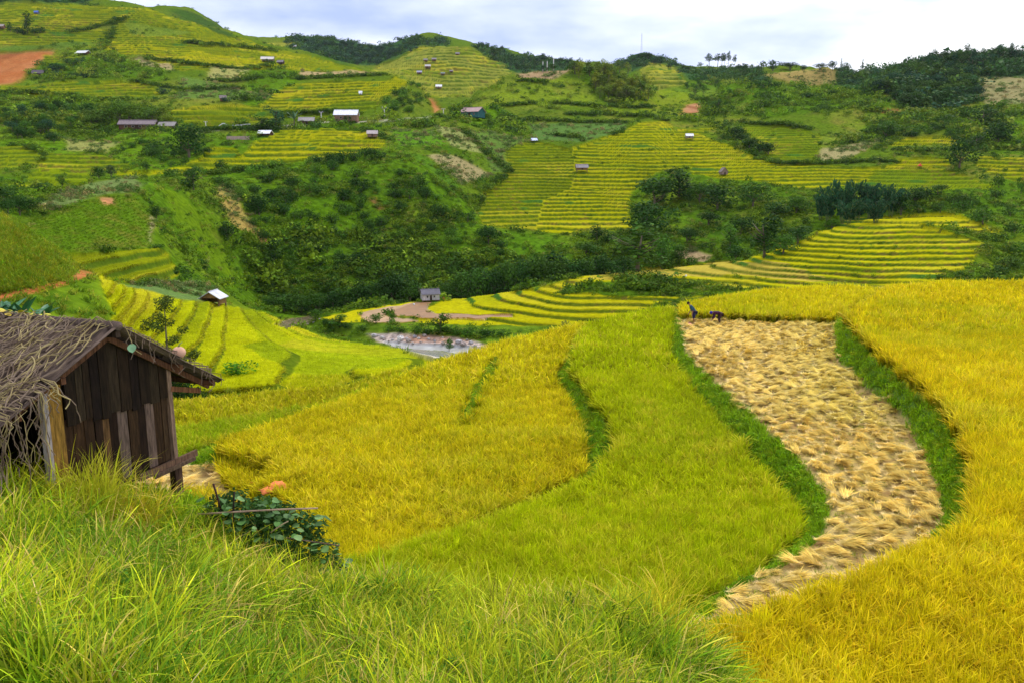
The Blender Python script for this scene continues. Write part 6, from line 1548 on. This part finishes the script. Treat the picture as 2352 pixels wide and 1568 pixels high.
house('tarp_shelter',1226,325,12,'low pale blue tarpaulin shelter at the field corner',(0.62,0.68,0.85),(0.5,0.55,0.7),.9,.10,.35,.3,cat='shelter')
house('shed',192,126,24,'slanting pale roof above bushes on the left hill',(0.70,0.70,0.68),BRN,.7,.10,.20,-.25,cat='shed')
house('shack',90,177,21,'dark wooden shack beside the red landslip',(0.10,0.08,0.09),DBR,.7,.35,.30,.2,cat='hut')
house('shelter',84,33,8,'tiny blue roofed shelter near the top of the left hill',(0.08,0.14,0.50),(0.10,0.10,0.14),.9,.4,.4,0,cat='shelter')
house('hut',512,234,13,'small brown hut half hidden by a round bush',(0.20,0.16,0.15),BRN,.9,.5,.45,.3,cat='hut')
T('round_bush','bush',523,236,220,20,BL,'round bush leaning on the small brown hut','bush')
house('farmhouse',705,285,30,'low grey farmhouse beside the palm like plant',(0.33,0.30,0.28),(0.14,0.07,0.05),.6,.22,.22,.1)
house('farmhouse',613,141,24,'pale roofed house on the saddle of the left hill',(0.58,0.53,0.48),(0.25,0.18,0.13),.6,.16,.2,.1)
house('farmhouse',645,148,13,'small dark house beside the pale roof on the saddle',(0.22,0.19,0.20),DBR,.7,.3,.3,-.1)
house('hut',2,70,12,'small brown hut beside the copse on the left hill',(0.33,0.27,0.24),BRN,.8,.4,.35,0,cat='hut')
house('white_tent',827,220,7,'tiny white shelter on the yellow knoll',WHT,WHT,.9,.5,.5,.2,cat='shelter')
for x,y,w,c in ((1049,127,8,GREY),(978,144,8,GREY),(997,143,9,GREY),(982,159,11,(0.5,0.46,0.44)),(965,171,10,(0.36,0.34,0.46)),(1037,168,7,GREY),(1016,174,8,(0.20,0.24,0.20))):
    house('hill_hut',x,y,w,'tiny hut among the pale terraces of the far hill',c,BRN,.7,.36,.30,.1,cat='hut',group='huts on the pale far hill')
house('hill_hut',1009,204,12,'white roofed hut at the foot of the pale far hill',WHT,(0.28,0.20,0.16),.7,.35,.3,.1,cat='hut')
house('hill_hut',679,109,6,'white speck of a house before the far wood',WHT,(0.4,0.35,0.3),.7,.4,.35,0,cat='house')
house('open_shed',489,699,44,'open fronted shed with pale roof on the yellow valley terraces',(0.60,0.60,0.66),(0.23,0.13,0.05),.9,.34,.30,-.10,.10,cat='shed',open_front=True,gable_front=True)
house('river_hut',986,693,40,'whitewashed hut with dark tiled roof on the low river terrace',(0.145,0.135,0.165),(0.50,0.46,0.47),.6,.36,.24,.28,.06,stilts=.10,windows=2,cat='hut')
# palm like plant by the road
pp, _ = hit_far(678, 292); root = empty('palm', pp); tag(root, 'palm like plant beside the village houses', 'plant')
part(MB().tube([(0,0,-.3),(.1,0,2.2)], [.3,.22], 7), 'stem', root, (0.12,0.10,0.06), M_OBJ, True)
for k_ in range(12):
    o = ob('leaf', ban_me, root, (.1,0,2.2), (rh.uniform(-.2,.2), -rh.uniform(.1, 1.2), k_*2.4)); o.scale = (2.6,1.7,2.6); o.color = (0.10,0.20,0.09,1)

# ---- poles, mast, rail, wall
def pole(name, x, base, top, wpx, color, label, group=None, cross=True, cat='pole'):
    p, _ = hit_far(x, base); u, s = ray(x, top); h = float(s)*p.y - p.z; w_ = wpx/FPX*p.y
    root = empty(name, p - Vector((0,0,.2))); tag(root, label, cat, group)
    part(MB().tube([(0,0,0),(0,0,h*.5),(0,0,h)], [w_/2,w_*.45,w_*.35], 8), 'shaft', root, color, M_OBJ, True)
    if cross:
        part(MB().bar((-w_*2,0,h*.93),(w_*2,0,h*.93), w_*.5), 'crossarm', root, (0.3,0.28,0.26), M_OBJ)
        for s_ in (-1.6, 1.6): part(MB().tube([(w_*s_,0,h*.93),(w_*s_,0,h*.93+w_*1.1)], w_*.28, 6), 'insulator', root, (0.5,0.48,0.46), M_OBJ, True)
    else: part(MB().blob((0,0,h), w_*.5, 8, 5), 'cap', root, color, M_OBJ, True)
    return root
pole('utility_pole',882,271,246,2.6,(0.55,0.52,0.50),'pale concrete pole beside the track at the knoll foot')
pole('utility_pole',737,275,256,2.4,(0.55,0.52,0.50),'pale pole left of the white roofed farmhouse')
pole('utility_pole',1018,267,249,2.0,(0.55,0.52,0.50),'thin pole at the red cut of the yellow knoll')
pole('utility_pole',475,298,278,2.0,(0.60,0.58,0.56),'thin pale pole above the road rail')
for x,b_,t in ((1246,167,142),(1257.5,165,141),(1270,165,134)):
    pole('concrete_post',x,b_,t,2.3,(0.55,0.53,0.50),'bare pale post in the trio on the brown knoll','trio of posts on the brown knoll',cross=False,cat='post')
p, _ = hit_far(1473, 128); u, s = ray(1473, 77); hm = float(s)*p.y - p.z
mast = empty('radio_mast', p); tag(mast, 'thin lattice mast on the far wooded cone', 'mast')
for k_ in range(3):
    a = k_*2.094; part(MB().tube([(1.1*math.cos(a),1.1*math.sin(a),0),(.35*math.cos(a),.35*math.sin(a),hm)], .11, 5), 'leg', mast, (0.55,0.55,0.6), M_OBJ)
br = MB()
for k_ in range(9):
    z_ = hm*(k_+.5)/9.5; q_ = 1.1 - .75*z_/hm
    for j in range(3):
        a, b2_ = j*2.094, (j+1)*2.094; br.tube([(q_*math.cos(a),q_*math.sin(a),z_),(q_*math.cos(b2_),q_*math.sin(b2_),z_+hm/19)], .06, 4)
part(br, 'bracing', mast, (0.55,0.55,0.6), M_OBJ)
pa, _ = hit_far(488, 297); 
rail = empty('road_rail', pa); tag(rail, 'white rail along the village road', 'rail')
rp = []
for i in range(13):
    x = 488 + i*7.4; q_, _ = hit_far(x, 297 - i*.42); q_ = q_ - pa; rp.append(q_)
    part(MB().bar(q_ - Vector((0,0,.3)), q_ + Vector((0,0,.85)), .18), 'post', rail, (0.62,0.62,0.66), M_OBJ)
zs = [min(q.z for q in rp[max(0,i-1):i+2]) for i in range(13)]
part(MB().tube([Vector((q.x,q.y-.12,max(q.z,z_)+.75)) for q, z_ in zip(rp, zs)], .14, 5), 'beam', rail, (0.66,0.66,0.72), M_OBJ)
pw, _ = hit_far(546, 321)
part_w = part(MB().box((-3.6,-.3,-.6),(3.6,.3,1.0)), 'stone_wall', None, (0.40,0.29,0.24), M_HWALL, False, pw, (0,0,.05)); tag(part_w, 'low pinkish stone wall below the village road', 'wall')
tw, _ = hit_far(2113, 386)
o = cloth('red_tarp', 634, 1122, 1.8, .8, (0.62,0.10,0.05), 'red tarpaulin lying on the far yellow strip', 9); o.location = tw + Vector((0,0,.4))

# ================================================================== RIVER STONES, SACKS
M_ROCK = obj_mat('river_stone', .85, (1, 1, 1), .6, 1.35, .6, 2.2)
rock_me = []
for i in range(5):
    rr = random.Random(40+i); b0 = MB().blob((0,0,0), (1,.8,.62), 10, 7, .16, rr); rock_me.append(b0.mesh('boulder', M_ROCK, False))
ROCKS = [(858,773,16),(877,777,13),(885,780,9),(904,781,8),(919,780,22),(939,784,16),(952,775,13),(960,778,9),(976,773,14),(1001,784,9),(1000,790,6),(1016,792,12),(1054,788,20),(1016,776,6),(1064,793,18),(1083,788,14),(916,788,9),(966,787,8),(936,778,8),(870,772,7),(895,785,6),(925,774,7),(985,780,8),(1030,784,7),(1072,782,9),(948,790,7),(1042,796,8),(1092,796,9),(720,742,7),(708,746,6),(735,734,6)]
for i, (x,y,w) in enumerate(ROCKS):
    p, _ = hit_far(x, y); s_ = w/FPX*p.y/2
    o = ob('boulder', rock_me[i % 5], None, p + Vector((0,0,s_*.22)), (rh.uniform(-.3,.3), rh.uniform(-.3,.3), rh.uniform(0,6.28))); o.scale = (s_, s_, s_)
    g_ = rh.uniform(.8, 1.2); c = ((0.40,0.37,0.38),(0.52,0.48,0.46),(0.36,0.29,0.26))[i % 3]; o.color = (c[0]*g_, c[1]*g_, c[2]*g_, 1)
    lab = {0:'rounded brown grey boulder at the upstream end of the stony bank',4:'long slanting grey slab in the stony river bank',12:'large pale boulder beside the lower river pool',14:'flat whitish rock at the water edge',8:'pinkish boulder standing on the gravel'}.get(i)
    tag(o, lab or 'grey boulder lying along the stony river', 'boulder', None if lab else 'boulders along the stony river')
for x,y,t,w,lab in ((1012,768,722,38,'feathery tree standing on the river terrace edge'),(1033,806,776,18,'small dark sapling at the near river edge'),(903,738,716,18,'small round tree between the muddy paddies'),(864,744,720,26,'loose bush beside the muddy paddy'),(780,752,722,34,'bushy clump at the river terrace tip'),(725,736,710,26,'dark bush above the upstream river bend')):
    T('riverside_tree','tall' if w > 30 else 'broad',x,y,t,w,MD,lab,'tree')
for x,y,t,w in ((800,756,738,26),(830,760,742,30),(890,764,744,30),(920,764,746,30),(950,766,746,30),(980,768,748,30),(1045,770,745,34),(1070,772,750,34),(1095,772,752,30),(1120,772,752,30),(745,745,726,22),(760,748,728,24),(1150,772,750,34)):
    T('river_bush','bush',x,y,t,w,MD if x % 4 else DK,'dark bush along the bank below the river terrace','bush','bushes below the river terrace')
for i, (x,y,w,c,lab) in enumerate(((1006,691,7,(0.75,0.60,0.55),'pale pink sack beside the river hut'),(1014,689,8,(0.78,0.74,0.45),'cream sack heaped beside the river hut'),(1022,688,8,(0.80,0.25,0.12),'orange red sack in the heap by the river hut'),(1028,689,6,(0.75,0.35,0.22),'smaller orange sack at the end of the heap'),(952,702,5,(0.85,0.85,0.88),'white bundle on the muddy paddy rim'),(1574,636,5,(0.85,0.85,0.82),'white bundle at the end of the tan terrace'),(1309,660,5,(0.80,0.78,0.74),'pale bundle on the green bank of the low terraces'))):
    p, _ = hit_far(x, y); s_ = w/FPX*p.y/2; rr = random.Random(i)
    root = empty('sack', p); tag(root, lab, 'sack')
    part(MB().blob((0,0,s_*.8), (s_,s_*.8,s_*.95), 9, 6, .08, rr), 'body', root, c, M_OBJ, True)
    part(MB().tube([(0,0,s_*1.6),(s_*.1,0,s_*2.0)], [s_*.22,s_*.35], 6), 'tied_neck', root, tuple(v*.8 for v in c), M_OBJ, True)
# dead stick by the hut
p, _ = hit_far(1004, 690); o = part(MB().tube([(0,0,0),(.15,0,1.6),(.5,0,2.9)], [.09,.07,.04], 5).tube([(.15,0,1.6),(-.1,0,2.3)], [.05,.02], 4), 'bare_snag', None, (0.35,0.22,0.15), M_OBJ, True, p); tag(o, 'bare forked snag behind the river hut', 'snag')

# ================================================================== THE TWO HARVESTERS
def skin_mesh(name, verts, edges, radii, material, parent, root_i=0, sub=2):
    me = bpy.data.meshes.new(name); me.from_pydata(verts, edges, []); me.update()
    o = ob(name, me, parent); md = o.modifiers.new('skin', 'SKIN')
    sv = me.skin_vertices[0].data
    for i, r_ in enumerate(radii): sv[i].radius = (r_, r_) if not hasattr(r_, '__len__') else r_
    for i in range(len(radii)): sv[i].use_root = (i == root_i)
    md.use_smooth_shade = True
    s_ = o.modifiers.new('sub', 'SUBSURF'); s_.levels = sub; s_.render_levels = sub
    me.materials.append(material); return o
M_SKIN = mat('skin', (0.30,0.14,0.085), .6, (0.36,0.18,0.11), scale=8)
def chain(V_, E_, R_, start, pts):
    prev = start
    for (p_, r_) in pts: V_.append(p_); R_.append(r_); E_.append((prev, len(V_)-1)); prev = len(V_)-1
    return prev
def hand(V_, E_, R_, wrist, wp, d, r0=.011):
    """palm and five fingers of unequal length, slightly curled; thumb off the side"""
    d = Vector(d).normalized(); s = d.cross(Vector((0,1,0))); s = s.normalized() if s.length > .1 else Vector((1,0,0)); n_ = d.cross(s)
    wp = Vector(wp); palm = wp + d*.05; V_.append(tuple(palm)); R_.append((.034,.018)); E_.append((wrist, len(V_)-1)); pi_ = len(V_)-1
    for k_, L_ in enumerate((.065,.078,.072,.055)):
        off = n_*(k_-1.5)*.019
        chain(V_, E_, R_, pi_, [(tuple(palm+off+d*.045), r0), (tuple(palm+off+d*(.045+L_*.55)-s*.012), r0*.9), (tuple(palm+off+d*(.03+L_)-s*.035), r0*.7)])
    chain(V_, E_, R_, pi_, [(tuple(palm-n_*.035+d*.005), r0*1.1), (tuple(palm-n_*.05+d*.04-s*.02), r0*.8)])
def person(px, py, joints, label, shirt, legs_c, shirt_c2, hairc, scarf, rz=0.0):
    p = hit_near(px, py); p.z = float(ground_near(p.x, p.y))
    root = empty('person', p, rz); tag(root, label, 'person')
    J = {k_: Vector(v) for k_, v in joints.items()}
    V_, E_, R_ = [], [], []
    V_.append(tuple(J['hip'])); R_.append((.15,.12))
    chest = chain(V_, E_, R_, 0, [(tuple(J['hip'].lerp(J['chest'], .5)), (.13,.105)), (tuple(J['chest']), (.15,.11))])
    chain(V_, E_, R_, chest, [(tuple(J['neck']), .055), (tuple(J['neck'].lerp(J['head'], .45)), .055), (tuple(J['head']), .098), (tuple(J['head'] + (J['head']-J['neck']).normalized()*.09), .075)])
    for s_ in (-1, 1):
        y = Vector((0, s_*.17, 0)); sh = J['chest'] + (J['neck']-J['chest'])*.45 + y
        e_ = chain(V_, E_, R_, chest, [(tuple(sh), .062), (tuple(J['elbow%d' % s_]), .047), (tuple(J['hand%d' % s_]), .032)])
        hand(V_, E_, R_, e_, J['hand%d' % s_], J['hand%d' % s_] - J['elbow%d' % s_])
        hp_ = J['hip'] + Vector((0, s_*.085, -.02))
        chain(V_, E_, R_, 0, [(tuple(hp_), .098), (tuple(J['knee%d' % s_]), .062), (tuple(J['foot%d' % s_] + Vector((0,0,.09))), .042), (tuple(J['foot%d' % s_] + Vector((-.05,0,.04))), .045), (tuple(J['foot%d' % s_] + Vector((-.17,0,.03))), .032)])
    skin_mesh('body', V_, E_, R_, M_SKIN, root)
    V_, E_, R_ = [tuple(J['hip'] + (J['hip']-J['chest'])*.10)], [], [(.178,.145)]
    chest = chain(V_, E_, R_, 0, [(tuple(J['hip'].lerp(J['chest'], .5)), (.160,.135)), (tuple(J['chest']), (.178,.14)), (tuple(J['chest'].lerp(J['neck'], .7)), .085)]) - 1
    for s_ in (-1, 1):
        sh = J['chest'] + (J['neck']-J['chest'])*.45 + Vector((0, s_*.17, 0))
        chain(V_, E_, R_, chest, [(tuple(sh), .08), (tuple(J['elbow%d' % s_]), .062)] + ([(tuple(J['elbow%d' % s_].lerp(J['hand%d' % s_], .8)), .045)] if scarf else []))
    skin_mesh('shirt', V_, E_, R_, shirt, root)
    V_, E_, R_ = [tuple(J['hip'])], [], [(.185,.155)]
    for s_ in (-1, 1):
        kn = J['knee%d' % s_]; ft = J['foot%d' % s_]
        chain(V_, E_, R_, 0, [(tuple(J['hip'] + Vector((0, s_*.09, -.05))), .125), (tuple(kn), .095)] + ([(tuple(kn.lerp(ft, .75)), .075)] if scarf else [(tuple(kn.lerp(ft, .15)), .10)]))
    skin_mesh('trousers', V_, E_, R_, legs_c, root)
    hd = J['head']; ax = (J['head']-J['neck']).normalized(); face = Vector((-1, 0, 0)); face = (face - ax*face.dot(ax)).normalized()
    back = hd + ax*.035 - face*.022
    hm_ = Matrix.Rotation(0, 4, 'X')
    part(MB().blob(back, (.112,.108,.112) if scarf else (.106,.100,.106), 12, 9), 'headscarf' if scarf else 'hair', root, hairc, M_OBJ, True)
    if scarf: part(MB().tube([back - face*.10, back - face*.15 - ax*.05], [.05,.03], 6), 'scarf_knot', root, hairc, M_OBJ, True)
    fx = hd + face*.088
    part(MB().blob(fx - ax*.005, (.016,.013,.020), 6, 5), 'nose', root, (0.32,0.16,0.10), M_OBJ, True)
    side = ax.cross(face)
    for s_ in (-1, 1):
        part(MB().blob(hd + face*.080 + side*s_*.035 + ax*.022, .012, 6, 5), 'eye', root, (0.02,0.02,0.02), M_OBJ, True)
        part(MB().blob(hd + side*s_*.098 - ax*.0, (.016,.012,.028), 6, 5), 'ear', root, (0.30,0.15,0.09), M_OBJ, True)
    part(MB().blob(fx - ax*.045 - face*.008, (.012,.022,.007), 6, 5), 'mouth', root, (0.25,0.08,0.06), M_OBJ, True)
    return root
M_SHIRT1 = mat('navy_shirt', (0.020,0.045,0.085), .85, (0.035,0.12,0.17), scale=5)
M_SHORT1 = mat('navy_shorts', (0.012,0.014,0.055), .85, (0.02,0.022,0.08), scale=6)
M_SHIRT2 = mat('maroon_shirt', (0.045,0.010,0.030), .85, (0.075,0.02,0.055), scale=5)
M_TROU2 = mat('dark_trousers', (0.035,0.015,0.020), .85, (0.055,0.03,0.035), scale=6)
person(1591, 744, {'hip':(.10,0,.86),'chest':(-.13,0,1.19),'neck':(-.26,0,1.33),'head':(-.36,0,1.43),'elbow-1':(-.08,-.22,.93),'hand-1':(-.10,-.20,.70),'elbow1':(-.10,.22,.94),'hand1':(-.24,.18,.72),'knee-1':(.02,-.12,.46),'foot-1':(.08,-.12,0),'knee1':(.06,.12,.46),'foot1':(.10,.12,0)},
       'bareheaded person in navy shirt and shorts stooping over the cut edge', M_SHIRT1, M_SHORT1, None, (0.03,0.015,0.01), False)
person(1652, 746, {'hip':(.06,0,.78),'chest':(-.34,0,.88),'neck':(-.47,0,.84),'head':(-.57,0,.84),'elbow-1':(-.40,-.2,.56),'hand-1':(-.55,-.12,.36),'elbow1':(-.36,.2,.58),'hand1':(-.50,.14,.34),'knee-1':(-.06,-.12,.44),'foot-1':(.02,-.13,0),'knee1':(-.02,.12,.43),'foot1':(.10,.13,0)},
       'person in blue headscarf and maroon shirt bent double cutting rice', M_SHIRT2, M_TROU2, None, (0.035,0.025,0.34), True)
p = hit_near(1583, 750); o = part(MB().blob((0,0,.10), (.20,.13,.13), 9, 6, .08, rh).tube([(-.1,0,.2),(0,0,.32),(.1,0,.2)], .012, 4), 'pink_bag', None, (0.85,0.25,0.36), M_OBJ, True, p); tag(o, 'small pink bag lying beside the stooping person', 'bag')

# ================================================================== THE AIR
hb = MB().box((-1900, -60, -75), (1900, 2700, 260))
HZM = bpy.data.materials.new('valley_haze'); HZM.use_nodes = True
hn = HZM.node_tree.nodes; hl_ = HZM.node_tree.links; hn.remove(hn['Principled BSDF'])
pv = hn.new('ShaderNodeVolumePrincipled'); pv.inputs['Color'].default_value = (0.86, 0.92, 1.0, 1); pv.inputs['Density'].default_value = 0.00003; pv.inputs['Anisotropy'].default_value = 0.2
hl_.new(pv.outputs[0], hn['Material Output'].inputs['Volume'])
hz = hb.build('haze', HZM); tag(hz, 'thin pale haze filling the valley air', 'haze', kind='stuff')
